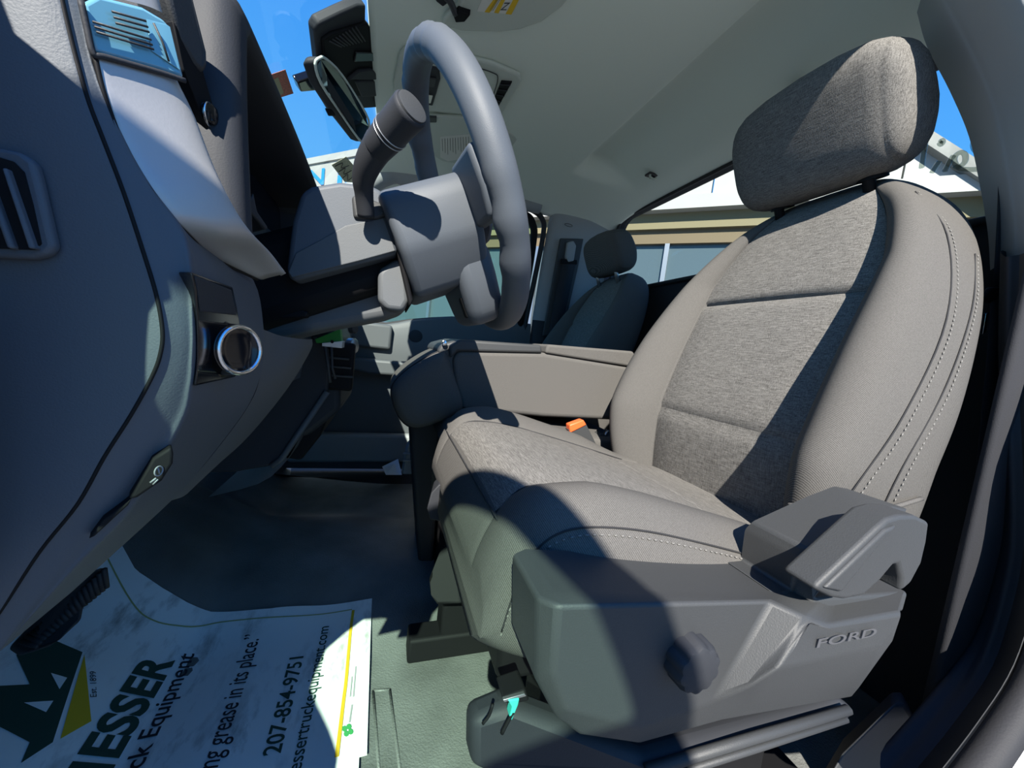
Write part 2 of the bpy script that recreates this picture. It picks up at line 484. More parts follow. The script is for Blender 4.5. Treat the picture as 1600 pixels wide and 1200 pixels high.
strokes = [
    [(1533, 270), (1545, 255), (1553, 235), (1558, 215), (1557, 204), (1548, 200), (1535, 203), (1525, 212), (1521, 225), (1524, 235), (1535, 243), (1543, 250), (1544, 262), (1536, 264), (1520, 265), (1502, 264), (1492, 260)],
    [(1500, 262), (1494, 258), (1491, 250), (1494, 242), (1502, 238), (1508, 242), (1508, 252), (1502, 259)],
    [(1490, 243), (1484, 252), (1476, 268)],
    [(1468, 252), (1462, 260), (1456, 270)], [(1446, 224), (1443, 240), (1440, 262)],
    [(1469, 222), (1472, 219), (1473, 223), (1470, 226), (1468, 223)]]
for st in strokes:
    o = tube('marker_stroke', onrear(st), 0.0042, m_marker, g2, n=6, smoothn=4, flat=1.0)

# windshield, cowl and hood
ws = net('window_2', [[(-.62 + .02 * abs(y - .95) ** 2, y, .10) for y in (.2, .6, .95, 1.3, 1.72)],
                      [(-.36 + .02 * abs(y - .95) ** 2, y, .38) for y in (.2, .6, .95, 1.3, 1.70)],
                      [(-.10 + .02 * abs(y - .95) ** 2, y, .66) for y in (.2, .6, .95, 1.3, 1.68)]], m_wind_glass, nu=6, nv=4)
struct(ws, 'laminated windshield glass')
def onwind(px, py):
    r = ROT @ np.array([px - 800.0, py - 600.0, F])
    a = np.array([-.62, 0, .10]); d = np.array([.52, 0, .56]); nrm = np.array([d[2], 0, -d[0]])
    return Vector(r * ((a @ nrm) / (r @ nrm)))
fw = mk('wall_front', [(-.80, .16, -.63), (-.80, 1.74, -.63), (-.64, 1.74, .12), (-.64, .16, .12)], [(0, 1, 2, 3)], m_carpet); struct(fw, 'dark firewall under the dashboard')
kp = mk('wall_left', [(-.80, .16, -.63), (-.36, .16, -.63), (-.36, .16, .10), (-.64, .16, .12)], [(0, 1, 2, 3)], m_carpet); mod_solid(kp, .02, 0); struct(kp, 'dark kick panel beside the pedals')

# far A pillar trim, far B pillar trim
ap = tube('trim_2', [(-.66, 1.72, .05), (-.40, 1.69, .30), (-.10, 1.64, .62), (.05, 1.64, .645), (.35, 1.66, .665), (.60, 1.68, .675)], [.045, .045, .045, .04, .035, .03], m_pillar, n=12, smoothn=5)
struct(ap, 'grey pillar trim on the passenger side')
bp = net('trim_3', [[(.665, 1.70, .67), (.70, 1.675, .675), (.84, 1.665, .67), (.985, 1.66, .64)],
                    [(.655, 1.71, .45), (.69, 1.685, .45), (.84, 1.67, .45), (.985, 1.665, .45)],
                    [(.645, 1.715, .16), (.68, 1.695, .16), (.84, 1.675, .16), (.985, 1.67, .16)]], m_pillar)
struct(bp, 'light grey pillar trim beside the passenger seat')
tube('airbag_mark', [(.752 + .020 * math.cos(t), 1.664, .622 + .006 * math.sin(t)) for t in np.linspace(0, 2 * math.pi, 25)[:-1]], .001, m_plastic, bp, n=6, closed=True)
bl = net('trim_4', [[(.645, 1.712, .16), (.68, 1.69, .16), (.84, 1.672, .16), (.985, 1.668, .16)],
                    [(.645, 1.712, -.2), (.68, 1.69, -.2), (.84, 1.672, -.2), (.985, 1.668, -.2)],
                    [(.66, 1.712, -.62), (.70, 1.70, -.62), (.84, 1.69, -.62), (.985, 1.69, -.62)]], m_dark)
struct(bl, 'dark lower pillar trim beside the passenger seat')
seal = tube('trim_5', [(.30, 1.70, .645), (.45, 1.70, .66), (.57, 1.70, .662), (.63, 1.70, .63), (.645, 1.705, .56), (.63, 1.71, .35), (.61, 1.715, .1), (.60, 1.715, -.3)], .013, m_rubber, n=8, smoothn=6)
struct(seal, 'black rubber seal round the passenger door opening')

# passenger door
dr = thing('door_1', 'grey passenger door with armrest and map pocket', None, (0.1, 1.72, -.6)); dr['kind'] = 'structure'
def beltz(x): return interp(x, [-.6, -.02, .02, .08, .25, .62], [.05, .045, .055, .078, .112, .130])
xs = list(np.linspace(-.60, .64, 14))
net('door_panel', [[(x, 1.735, beltz(x)) for x in xs], [(x, 1.705, beltz(x) - .005) for x in xs], [(x, 1.69, -.06) for x in xs],
                   [(x, 1.70, -.16) for x in xs], [(x, 1.705, -.22) for x in xs], [(x, 1.70, -.36) for x in xs], [(x, 1.705, -.60) for x in xs]], m_dash, dr, nu=2, nv=4)
plate('armrest', [(-.16, 1.62, -.105), (.58, 1.62, -.095), (.60, 1.62, -.15), (-.08, 1.62, -.168), (-.15, 1.62, -.155)], (0, .10, 0), m_dash, dr, .012)
plate('map_pocket', [(-.42, 1.645, -.435), (.20, 1.645, -.425), (.21, 1.645, -.45), (.12, 1.65, -.55), (-.35, 1.65, -.56), (-.44, 1.65, -.50)], (0, .05, 0), m_pillar, dr, .012)  # lighter plastic stands in for sunlight on the pocket
plate('sail_trim', [(-.30, 1.66, .045), (.0, 1.66, .045), (.0, 1.66, -.06), (-.30, 1.66, -.06)], (0, .05, 0), m_dash, dr, .012)
tube('window_frame', [(-.52, 1.735, .10), (-.30, 1.725, .28), (-.05, 1.71, .49), (.10, 1.70, .56), (.30, 1.70, .615), (.52, 1.70, .635), (.585, 1.705, .60), (.60, 1.71, .50), (.585, 1.72, .12)], .018, m_black, dr, n=8, smoothn=5)
dg_ = mk('window_3', [(-.56, 1.74, .06), (.60, 1.735, .06), (.60, 1.715, .62), (.08, 1.715, .60)], [(0, 1, 2, 3)], m_door_glass, smooth=False)
struct(dg_, 'passenger door glass')
tube('belt_seal', [(x, 1.73, beltz(x) + .004) for x in xs], .007, m_rubber, dr, n=8)
lathe('pull_recess', (.10, 1.698, .01), (0, -1, 0), [(0, .03), (.004, .03), (.006, .025)], m_dark, dr, n=20)
sill = net('trim_6', [[(x, 1.60, floorz(x, 1.60) + .002) for x in (-.4, 0, .3, .6)], [(x, 1.64, -.612) for x in (-.4, 0, .3, .6)], [(x, 1.74, -.605) for x in (-.4, 0, .3, .6)]], m_dark, nu=3, nv=3)
struct(sill, 'metal sill plate below the passenger door')

# driver side: B pillar, rear quarter, door opening edge
E = P3([(1462, -60, .37), (1480, 0, .355), (1522, 80, .33), (1556, 160, .31), (1576, 250, .295), (1589, 330, .285), (1593, 398, .28)])
pn = net('trim_7', [[e + Vector((.07, .05, 0)), e + Vector((.012, .012, 0)), e, e + Vector((-.010, -.012, 0)), e + Vector((-.034, -.044, 0)), e + Vector((-.030, -.060, 0)), e + Vector((.05, -.075, 0))] for e in E], m_pillar)
struct(pn, 'light grey upper pillar trim behind the driver seat')
E2 = P3([(1593, 398, .27), (1590, 560, .25), (1597, 700, .225), (1600, 840, .21), (1586, 930, .205), (1551, 1040, .20), (1490, 1130, .195), (1400, 1240, .19)])
pl = net('trim_8', [[e + Vector((.32, .02, .0)), e + Vector((.06, .03, .02)), e + Vector((.0, .012, 0)), e] for e in E2], m_dark)
struct(pl, 'dark lower pillar trim at the door opening')
E3 = P3([(1640, 398, .24), (1650, 560, .22), (1640, 700, .195), (1640, 840, .18), (1618, 930, .175), (1582, 1040, .17), (1525, 1130, .165), (1440, 1240, .16)])
ed = net('trim_9', [[a, lerp(a, b, .5) + Vector((-.006, -.004, .004)), b, b + Vector((.004, .0, -.002))] for a, b in zip(E2, E3)], m_plastic)
struct(ed, 'grey plastic edging of the driver door opening')
E4 = [e + Vector((.012, -.012, -.01)) for e in E3]
sl2 = tube('trim_10', E4, .014, m_rubber, n=8, smoothn=4); struct(sl2, 'black rubber seal of the driver door opening')
wb = net('trim_11', [[e + Vector((.01, .0, -.01)), e + Vector((.03, -.03, -.02)), e + Vector((.12, -.04, -.03)), e + Vector((.4, -.05, -.05))] for e in E4], m_white)
struct(wb, 'white painted body beside the driver door opening')
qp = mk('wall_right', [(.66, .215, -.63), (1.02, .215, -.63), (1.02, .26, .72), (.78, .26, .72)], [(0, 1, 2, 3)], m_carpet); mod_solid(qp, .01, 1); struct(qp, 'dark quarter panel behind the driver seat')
sc_ = plate('trim_12', P3([(1398, 1100, .235), (1412, 1099, .235), (1441, 1147, .23), (1420, 1185, .225), (1390, 1240, .22), (1280, 1240, .235), (1316, 1180, .235)]), (.04, .02, -.01), m_plastic, None, .008)
struct(sc_, 'grey lower corner trim behind the driver seat')
rk = net('trim_13', [[(x, .17, -.645) for x in (-.3, .1, .4, .66)], [(x, .15, -.63) for x in (-.3, .1, .4, .66)], [(x, .08, -.66) for x in (-.3, .1, .4, .66)]], m_black, nu=3, nv=3)
struct(rk, 'black door sill')

# ------------------------------------------------------------------ open driver door, forward of the opening, outside the frame (it shades the cab)
m_doortrim = m_dash
HN = Vector((-.42, .13, 0)); DA = math.radians(70); DV = Vector((math.cos(DA), -math.sin(DA), 0)); DN = Vector((-math.sin(DA), -math.cos(DA), 0))
def DP(k, z, n=0.0): return HN + DV * k + DN * n + Vector((0, 0, z))
od = thing('door_2', 'open white driver door', None, HN + Vector((0, 0, -.6))); od['kind'] = 'structure'
plate('door_shell', [DP(.0, -.70), DP(1.02, -.70), DP(1.05, -.2), DP(1.03, -.09), DP(.0, -.09)], DN * .09, m_white, od, .02)
FR = [(.0, -.09), (.03, .0), (.20, .18), (.33, .325), (.415, .420), (.52, .545), (.58, .590), (.66, .607), (.74, .600), (.83, .575), (.90, .52), (.96, .36), (.99, -.09)]
tube('window_frame', [DP(k, z, .04) for k, z in FR], .025, m_white, od, n=10, smoothn=5)
gl = [tuple(p) for p in catmull([DP(k, z, .04) for k, z in FR], 3)]
mk('door_glass', gl, [tuple(range(len(gl)))], m_door_glass, od, smooth=False)
plate('frame_corner', [DP(k, z, .03) for k, z in ((.70, .36), (.76, .42), (.88, .54), (.96, .40), (.99, .05), (.80, .05))], DN * .02, m_white, od, .004)
box('tow_mirror', DP(.10, .16, .30), (.14, .16, .28), m_black, od, .03, Matrix.Rotation(-DA, 3, 'Z'))
fj = plate('trim_14', [Vector((x, .11, z)) for x, z in ((-.80, -.70), (-.10, -.70), (-.12, -.45), (-.194, -.26), (-.229, -.225), (-.274, -.184), (-.306, -.151), (-.318, -.118), (-.329, -.069), (-.313, -.038), (-.29, -.01), (-.20, -.012), (-.139, -.010), (-.1335, .003), (-.1290, .018), (-.1258, .034), (-.1247, .075), (-.121, .085), (-.133, .132), (-.155, .145), (-.17, .19), (-.19, .237), (-.205, .26), (-.24, .30), (-.80, .30))], (0, -.02, 0), m_white, None, .002)
fl2 = box('sun_blocker', (-.149, .146, -.055), (.057, .006, .11), m_rubber); struct(fl2, 'added sun blocker beside the dashboard end')  # unseen plate added to keep sun off the lower dashboard end
struct(fj, 'white front door jamb and fender forward of the opening')
rs = net('trim_15', [[(x, .27, .685) for x in (-.08, .3, .8, 1.05)], [(x, .20, .715) for x in (-.08, .3, .8, 1.05)], [(x, .18, .735) for x in (-.08, .3, .8, 1.05)], [(x, .30, .78) for x in (-.08, .3, .8, 1.05)], [(x, .97, .82) for x in (-.08, .3, .8, 1.05)], [(x, 1.74, .76) for x in (-.08, .3, .8, 1.05)], [(x, 1.72, .66) for x in (-.08, .3, .8, 1.05)]], m_white, nu=3, nv=4)
struct(rs, 'white roof skin and door header')
ap2 = tube('trim_16', [(-.62, .12, .10), (-.42, .14, .30), (-.26, .18, .50), (-.14, .22, .64), (.0, .235, .70), (.4, .225, .715)], [.03, .03, .03, .028, .025, .02], m_pillar, n=12, smoothn=5)
struct(ap2, 'driver side windshield pillar')
# ------------------------------------------------------------------ seats
ZW = [-.30, -.24, -.16, -.08, 0, .10, .17, .235, .285, .325, .355, .378]
WW = [.215, .232, .247, .254, .253, .240, .222, .196, .166, .128, .088, .03]
ZX = [-.30, -.22, -.10, -.05, .05, .15, .25, .33, .378]
XX = [.590, .578, .572, .582, .614, .652, .692, .726, .748]
ZH = [-.30, -.22, -.12, -.05, .05, .12, .20, .28, .34, .378]
HH = [.040, .068, .082, .080, .070, .058, .042, .022, .006, 0]
def seat_back(root, yc, dx, full):
    NZ = 84 if full else 44
    zs = [-.30 + (.678) * (1 - (1 - i / (NZ - 1)) ** 1.25) for i in range(NZ)]
    rings, labels = [], None
    seam_z = (.147, -.088)
    for z in zs:
        W = smooth_interp(z, ZW, WW); X = smooth_interp(z, ZX, XX); h = smooth_interp(z, ZH, HH)
        a_s = min(.150, .70 * W); d = W - a_s
        k = 1.0
        if z > .30: k = math.sqrt(max(0.0, 1 - ((z - .30) / .0785) ** 2)) * .95 + .05
        if z < -.285: k = .75
        xm = X + .06
        g = sum(math.exp(-((z - s_) / .0045) ** 2) for s_ in seam_z) * .007
        pil = 0.0
        for lo, hi in ((-.30, seam_z[1]), (seam_z[1], seam_z[0]), (seam_z[0], .36)):
            if lo <= z <= hi: pil = 1 - (2 * (z - lo) / (hi - lo) - 1) ** 6
        ni = 18
        ins = []
        for i in range(ni + 1):
            a = -a_s + 2 * a_s * i / ni
            x = X - .008 * (1 - (a / a_s) ** 4) * (.4 + .6 * pil) + g
            ins.append((x, a))
        ctrl = [(X + .008, a_s), (X - .30 * h, a_s + .07 * d), (X - .86 * h, a_s + .34 * d), (X - 1.0 * h, a_s + .58 * d), (X - .80 * h + .002, a_s + .82 * d), (X - .30 * h + .012, a_s + .97 * d),
                (X + .04, W + .004), (X + .075, W + .002), (X + .105, W - .012), (X + .12, W - .04)]
        bo = [tuple(p) for p in catmull(ctrl, 4)]
        sh = [(X + .125, s) for s in np.linspace(.55 * W, -.55 * W, 5)]
        ring = ins + bo[1:] + sh + [(x, -a) for x, a in reversed(bo[1:])]
        if labels is None:
            nb = len(bo) - 1
            labels = ['I'] * ni + ['F'] * nb + ['S'] * (len(sh) + 1) + ['N'] * (nb - 1) + ['N']
        rings.append([Vector((xm + (x - xm) * k + dx, yc + a, z)) for x, a in ring])
    m = len(rings[0])
    groups = {}
    for j in range(NZ - 1):
        zc = (zs[j] + zs[j + 1]) / 2
        for i in range(m):
            l = labels[i]
            if l == 'I': l = 'upper_panel' if zc > seam_z[0] else 'middle_panel' if zc > seam_z[1] else 'lower_panel'
            elif l in 'FN': l = 'bolster_' + l
            else: l = 'back_shell'
            groups.setdefault(l, []).append((j, i))
    V = [p for r in rings for p in r]
    for l, cells in groups.items():
        used = {}; vs = []; fs = []
        def idx(q):
            if q not in used: used[q] = len(vs); vs.append(V[q])
            return used[q]
        for j, i in cells:
            fs.append(tuple(idx(q) for q in (j * m + i, j * m + (i + 1) % m, (j + 1) * m + (i + 1) % m, (j + 1) * m + i)))
        if l == 'back_shell':
            fs.append(tuple(idx((NZ - 1) * m + i) for i in range(m))); fs.append(tuple(idx(i) for i in range(m)))
        nm = 'side_bolster' if l.startswith('bolster_') else l
        mt = m_melange if 'panel' in l else m_twill if nm == 'side_bolster' else m_twill
        mk(nm, vs, fs, mt, root)
    return rings, zs, m

def ring_at(rings, zs, z, u):
    j = max(0, min(len(zs) - 2, int(np.searchsorted(zs, z) - 1))); t = (z - zs[j]) / (zs[j + 1] - zs[j])
    m = len(rings[0]); u %= m; i = int(u); s = u - i
    a = rings[j][i].lerp(rings[j][(i + 1) % m], s); b = rings[j + 1][i].lerp(rings[j + 1][(i + 1) % m], s)
    return a.lerp(b, t)

def head_restraint(root, c, sx, sy, sz, tilt, m):
    """Pillow: rounded side profile swept across the width, ends tucked in."""
    prof = []
    for k in range(40):
        a = 2 * math.pi * k / 40
        ca, sa = math.cos(a), math.sin(a)
        px_ = math.copysign(abs(ca) ** .62, ca) * sx / 2; pz = math.copysign(abs(sa) ** .55, sa) * sz / 2
        if px_ > 0: px_ *= (1.0 if pz < 0 else 1 - .35 * pz / (sz / 2))
        else: px_ -= .010 * (pz / (sz / 2)); 
        prof.append((px_, pz))
    ct, st = math.cos(tilt), math.sin(tilt)
    rings = []
    ts = [-1, -.985, -.95, -.90, -.86, -.84, -.82, -.7, -.4, 0, .4, .7, .82, .84, .86, .90, .95, .985, 1]
    for t in ts:
        k = (1 - abs(t) ** 7) ** (1 / 3.2) if abs(t) < 1 else .02
        if abs(abs(t) - .84) < .001: k *= .972
        k = max(k, .30) if abs(t) < 1 else .28
        ring = []
        for x, z in prof:
            zz = z * (k if k < .9 else k) + .012 * (1 - t * t) * (1 if z > 0 else -.2); xx = x * (.35 + .65 * k) - .008 * (1 - t * t)
            ring.append(Vector(c) + Vector((xx * ct + zz * st, t * sy / 2, -xx * st + zz * ct)))
        rings.append(ring)
    return loft('head_restraint', rings, m, root)

ds = thing('bucket_seat', 'large grey cloth driver seat nearest the open door', 'seat', (.35, .51, -.63), 'front bucket seats')
DY = .510
rings, zs, mring = seat_back(ds, DY, 0.0, True)
hr = head_restraint(ds, (.706, .515, .443), .115, .285, .185, -.30, m_melange)
tag(hr, 'head restraint partly in the sun')
for s in (-.075, .075):
    tube('restraint_post', [(.70, DY + s, .40), (.745, DY + s, .31)], .0085, m_black, ds, n=10)
    lathe('post_sleeve', (.735, DY + s, .352), (-.35, 0, 1), [(0, .020), (.016, .019), (.019, .013)], m_black, ds, n=18)
# stitching on the near bolster and side
def stitch(fpts, name='stitching', r=.0009, dash=.0042, gap=.0026, m=m_thread, root=ds, off=None):
    bm_v, bm_f = [], []
    pts = [Vector(p) for p in catmull(fpts, 14)]
    acc = 0.0; seg = []
    def flush(sg):
        if len(sg) < 2: return
        a, b = sg[0], sg[-1]; t = (b - a).normalized(); s = t.cross(Vector((.3, -.8, .5))).normalized(); q = t.cross(s)
        base = len(bm_v)
        for p in (a, (a + b) / 2, b):
            rr = r if p is not a and p is not b else r * .5
            for k in range(6):
                an = math.pi * k / 3; bm_v.append(p + s * rr * math.cos(an) + q * rr * math.sin(an))
        for j in range(2):
            for k in range(6): bm_f.append((base + j * 6 + k, base + j * 6 + (k + 1) % 6, base + j * 6 + 6 + (k + 1) % 6, base + j * 6 + 6 + k))
        bm_f.append(tuple(base + k for k in range(6))); bm_f.append(tuple(base + 12 + k for k in range(6)))
    L = 0.0; last = None
    dense = []
    for a, b in zip(pts[:-1], pts[1:]):
        n = max(1, int((b - a).length / .0008))
        for k in range(n): dense.append(a.lerp(b, k / n))
    for a, b in zip(dense[:-1], dense[1:]):
        L += (b - a).length
        ph = L % (dash + gap)
        if ph < dash: seg.append(a)
        elif seg: flush(seg); seg = []
    return mk(name, bm_v, bm_f, m, root)
ncount = len(rings[0])
def near_u(q):          # q counts from the near insert seam (0) outwards to the back (36)
    return ncount - q
for zq in (([.30, .22, .10, -.02, -.10, -.14, -.19, -.25], [17.5, 20.5, 21, 19.5, 18, 17, 16.5, 17]), ([.20, .12, .02, -.08, -.14, -.19, -.25], [25.5, 24.5, 23, 21.5, 20.8, 20.5, 20.5])):
    for dq in (0, .9):
        path = [ring_at(rings, zs, z, near_u(q + dq)) for z, q in zip(*zq)]
        cen = Vector((.64, DY, 0))
        path = [p + Vector((-.0006, -.0009, 0)) for p in path]
        if dq == 0: tube('seam', path, .0009, m_seam, ds, n=5, smoothn=6)
        else: stitch(path)
# carrier flap at the bottom of the near bolster, and a piped lower edge
tube('piping', P3([(1245, 850, .262), (1247, 815, .258), (1258, 800, .255), (1290, 800, .25), (1322, 806, .246), (1357, 802, .246), (1398, 792, .247), (1440, 779, .25)]), .0026, m_twill, ds, n=8, smoothn=5)
plate('lower_flap', P3([(1250, 802, .262), (1320, 808, .255), (1312, 828, .258), (1256, 850, .262)]), (.02, .03, 0), m_twill, ds, .004)

# cushion
CXS = [.098, .101, .107, .116, .128, .143, .162, .19, .23, .28, .34, .40, .44, .46, .475, .50, .55, .60, .63]
def cush_top(x): return smooth_interp(x, [.09, .11, .14, .19, .25, .32, .40, .48, .56, .64], [-.178, -.158, -.144, -.141, -.149, -.165, -.184, -.205, -.219, -.225])
def cush_w(x): return smooth_interp(x, [.09, .105, .13, .165, .22, .30, .40, .435, .462, .49, .64], [.200, .222, .240, .254, .262, .265, .262, .256, .238, .222, .215])
cr_ = []
dense_x = [float(v[0]) for v in catmull([[v] for v in CXS], 4)]
for x in dense_x:
    W = cush_w(x); zt = cush_top(x); zb = -.285 + .05 * max(0, x - .3)
    k = 1.0
    if x < .150: k = math.sqrt(max(0.0, 1 - ((.150 - x) / .0535) ** 2))
    zt2 = zb + (zt - zb) * (.35 + .65 * k)
    groove = math.exp(-((x - .43) / .004) ** 2) * .004
    a_s = .158; d = W - a_s; hb = .022 * interp(x, [.1, .2, .42, .5], [.5, 1, .8, .3])
    ring = []
    ins = [(-a_s + 2 * a_s * i / 20) for i in range(21)]
    for a in ins: ring.append((a, zt2 + .006 * (1 - (a / a_s) ** 4) - groove))
    H = zt2 - zb
    ctrl = [(a_s, zt2 - .004), (a_s + .12 * d, zt2 + .35 * hb), (a_s + .40 * d, zt2 + .95 * hb), (a_s + .66 * d, zt2 + .85 * hb), (a_s + .88 * d, zt2 + .1 * hb - .004), (W, zt2 - .024 * H / .14), (W + .003, zt2 - .055 * H / .14), (W + .002, zt2 - .085 * H / .14), (W - .006, zb + .02), (W - .03, zb)]
    bo = [tuple(p) for p in catmull(ctrl, 4)]
    ring += bo[1:]
    ring += [(s, zb) for s in np.linspace(.6 * W, -.6 * W, 5)]
    ring += [(-a, z) for a, z in reversed(bo[1:])]
    cr_.append([Vector((x, DY + a, z)) for a, z in ring])
m = len(cr_[0]); V = [p for r in cr_ for p in r]
parts = {'cushion_panel': [], 'cushion_bolster': []}
for j in range(len(cr_) - 1):
    for i in range(m):
        xx = (dense_x[j] + dense_x[j + 1]) / 2
        l = 'cushion_panel' if i < 20 and xx > .118 else 'cushion_bolster'
        parts[l].append((j * m + i, j * m + (i + 1) % m, (j + 1) * m + (i + 1) % m, (j + 1) * m + i))
parts['cushion_bolster'] += [tuple(range(m)), tuple((len(cr_) - 1) * m + i for i in range(m))]
for l, fs in parts.items():
    used = {}; vs = []; f2 = []
    for f_ in fs:
        t = []
        for q in f_:
            if q not in used: used[q] = len(vs); vs.append(V[q])
            t.append(used[q])
        f2.append(tuple(t))
    mk(l, vs, f2, m_melange if l == 'cushion_panel' else m_twill, ds)
ncu = m
def cush_pt(x, q):
    j = max(0, min(len(dense_x) - 2, int(np.searchsorted(dense_x, x) - 1))); t = (x - dense_x[j]) / (dense_x[j + 1] - dense_x[j])
    u = (ncu - q) % ncu; i = int(u); s = u - i
    a = cr_[j][i].lerp(cr_[j][(i + 1) % ncu], s); b = cr_[j + 1][i].lerp(cr_[j + 1][(i + 1) % ncu], s)
    return a.lerp(b, t)
for dq in (0, 1.0):
    path = [cush_pt(x, q + dq) + Vector((0, -.0008, .0006)) for x, q in ((.112, 28), (.118, 22), (.13, 18.5), (.16, 16.5), (.22, 16), (.30, 16), (.38, 16.5), (.43, 17.5), (.455, 18.5))]
    if dq == 0: tube('seam', path, .0009, m_seam, ds, n=5, smoothn=6)
    else: stitch(path)
tube('seam', [cush_pt(x, 0) + Vector((0, 0, .0005)) for x in (.118, .15, .22, .3, .4, .5)], .0012, m_seam, ds, n=5, smoothn=5)
tube('seam', [cush_pt(x, ncu - 20) + Vector((0, 0, .0005)) for x in (.118, .15, .22, .3, .4, .5)], .0012, m_seam, ds, n=5, smoothn=5)
tube('seam', [Vector((.114, y, cush_top(.114) - .012)) for y in (.33, .42, .51, .6, .69)], .0012, m_seam, ds, n=5, smoothn=4)

# side shield
def facets(name, pts, faces, mat_, parent, bevel=.004, back=.05):
    V = P3(pts); n = len(V)
    bm = bmesh.new()
    vs = [bm.verts.new((v.x, v.y, v.z + Z0)) for v in V]
    for f_ in faces: bm.faces.new([vs[i] for i in f_])
    bmesh.ops.recalc_face_normals(bm, faces=bm.faces)
    if sum(f_.normal.y for f_ in bm.faces) > 0: bmesh.ops.reverse_faces(bm, faces=bm.faces)
    be = [e for e in bm.edges if e.is_boundary]
    r = bmesh.ops.extrude_edge_only(bm, edges=be)
    bmesh.ops.translate(bm, verts=[g for g in r['geom'] if isinstance(g, bmesh.types.BMVert)], vec=(0, back, 0))
    me = bpy.data.meshes.new(name); bm.to_mesh(me); bm.free()
    me.materials.append(mat_)
    me.polygons.foreach_set('use_smooth', [True] * len(me.polygons)); me.set_sharp_from_angle(angle=math.radians(35))
    o = bpy.data.objects.new(name, me); COL.objects.link(o); child(o, parent)
    if bevel: mod_bevel(o, bevel, 3, 14)
    return o
sp = [(838, 934, .205), (860, 921, .21), (1222, 922, .21), (872, 946, .192), (1203, 938, .190), (836, 1062, .202), (864, 1056, .192), (868, 1122, .20), (884, 1110, .192),
      (905, 1150, .203), (1000, 1163, .203), (1000, 1140, .194), (1128, 1127, .196), (1112, 1098, .192), (1205, 938, .190), (1264, 966, .172), (1172, 1072, .176),
      (1290, 978, .170), (1411, 958, .173), (1397, 1000, .176), (1374, 1011, .172), (1215, 1046, .168), (1332, 1090, .196), (1345, 1074, .19), (1176, 1108, .19), (1420, 925, .195), (1300, 935, .20)]
sf = [(0, 1, 3), (1, 2, 4, 3), (0, 3, 6, 5), (5, 6, 8, 7), (7, 8, 11, 10, 9), (3, 4, 13, 11, 8, 6), (10, 11, 13, 12), (4, 15, 16, 13), (13, 16, 24, 12), (15, 17, 20, 21), (15, 21, 16),
      (17, 18, 20), (18, 19, 20), (21, 20, 23, 24), (16, 21, 24), (20, 19, 23), (24, 23, 22, 12), (2, 26, 15, 4), (26, 17, 15), (26, 25, 18, 17)]
facets('side_shield', sp, sf, m_plastic, ds, .0035, .05)
text_on('lettering', 'FORD', lambda u, v: P(1274, 1011, y=.1695).lerp(P(1366, 992, y=.1705), u) + (P(1278, 997, y=.1695) - P(1274, 1011, y=.1695)) * v + Vector((0, -.0009, 0)), mat('moulded_letters', (.07, .07, .075), .6), ds, .01)
facets('recliner_bracket', [(1238, 925, .205), (1246, 872, .205), (1262, 858, .20), (1352, 812, .20), (1398, 792, .20), (1422, 796, .20), (1404, 820, .19), (1300, 905, .19), (1275, 935, .19), (1290, 978, .188), (1215, 932, .20), (1420, 926, .195), (1412, 957, .19)],
       [(0, 1, 2, 3, 7, 8, 9, 10), (3, 4, 5, 6, 7), (8, 11, 12, 9)], m_plastic, ds, .003, .05)
lever = plate('recliner_lever', PY([(1274, 922), (1281, 912), (1372, 826), (1388, 812), (1408, 806), (1432, 806), (1453, 816), (1449, 846), (1441, 880), (1424, 912), (1408, 926), (1410, 905), (1404, 882), (1396, 884), (1376, 908), (1350, 932), (1320, 938), (1300, 935)], .168), (0, .025, 0), m_plastic, ds, .005, 4)
plate('lever_face', PY([(1290, 920), (1384, 829), (1404, 822), (1380, 846), (1330, 908), (1316, 926)], .1655), (0, .006, 0), m_plastic, lever, .002)
lathe('lumbar_knob', P(1066, 1018, y=.195), (0, -1, 0), [(0, .0195), (.014, .0190), (.0175, .0172), (.0185, .0145)], m_dark, ds, n=60, lobes=10, lobe_d=.10)
lathe('knob_collar', P(1066, 1018, y=.197), (0, -1, 0), [(0, .0215), (.003, .021)], m_dark, ds, n=40)
# base under the cushion: risers, rails, end caps
box('seat_pan', (.33, .53, -.31), (.40, .42, .06), m_black, ds, .01)
box('riser', (.36, .335, -.46), (.36, .05, .30), m_black, ds, .008)
box('riser', (.34, .70, -.46), (.40, .06, .30), m_black, ds, .008)
for y in (.34, .69):
    box('rail', (.36, y, -.600), (.56, .05, .05), m_black, ds, .006)
plate('rail_cover', P3([(736, 1130, .245), (800, 1100, .245), (1010, 1180, .21), (1320, 1095, .205), (1340, 1110, .205), (1325, 1130, .208), (1020, 1225, .212), (820, 1240, .23), (735, 1200, .245)]), (.0, .025, -.004), m_dark, ds, .008)
tube('rail_rib', P3([(1010, 1204, .203), (1180, 1152, .200), (1325, 1109, .199)]), .0045, m_plastic, ds, n=8)
tube('rail_rib', P3([(1014, 1222, .203), (1180, 1170, .200), (1322, 1124, .199)]), .003, m_plastic, ds, n=8)
tube('adjuster_bar', P3([(712, 850, .70), (716, 868, .66), (745, 915, .55), (790, 950, .42), (840, 968, .33)]), .005, m_steel, ds, n=10, smoothn=6)
plate('front_bracket', P3([(667, 795, .60), (674, 770, .60), (686, 757, .60), (690, 757, .60), (690, 815, .60), (672, 812, .60)]), (.01, .05, 0), m_dark, ds, .006)
rc = plate('rail_end_cap', P3([(672, 930, .63), (668, 905, .63), (685, 862, .66), (694, 850, .66), (715, 850, .66), (722, 945, .60), (680, 946, .61)]), (.05, .03, 0), m_black, ds, .008)

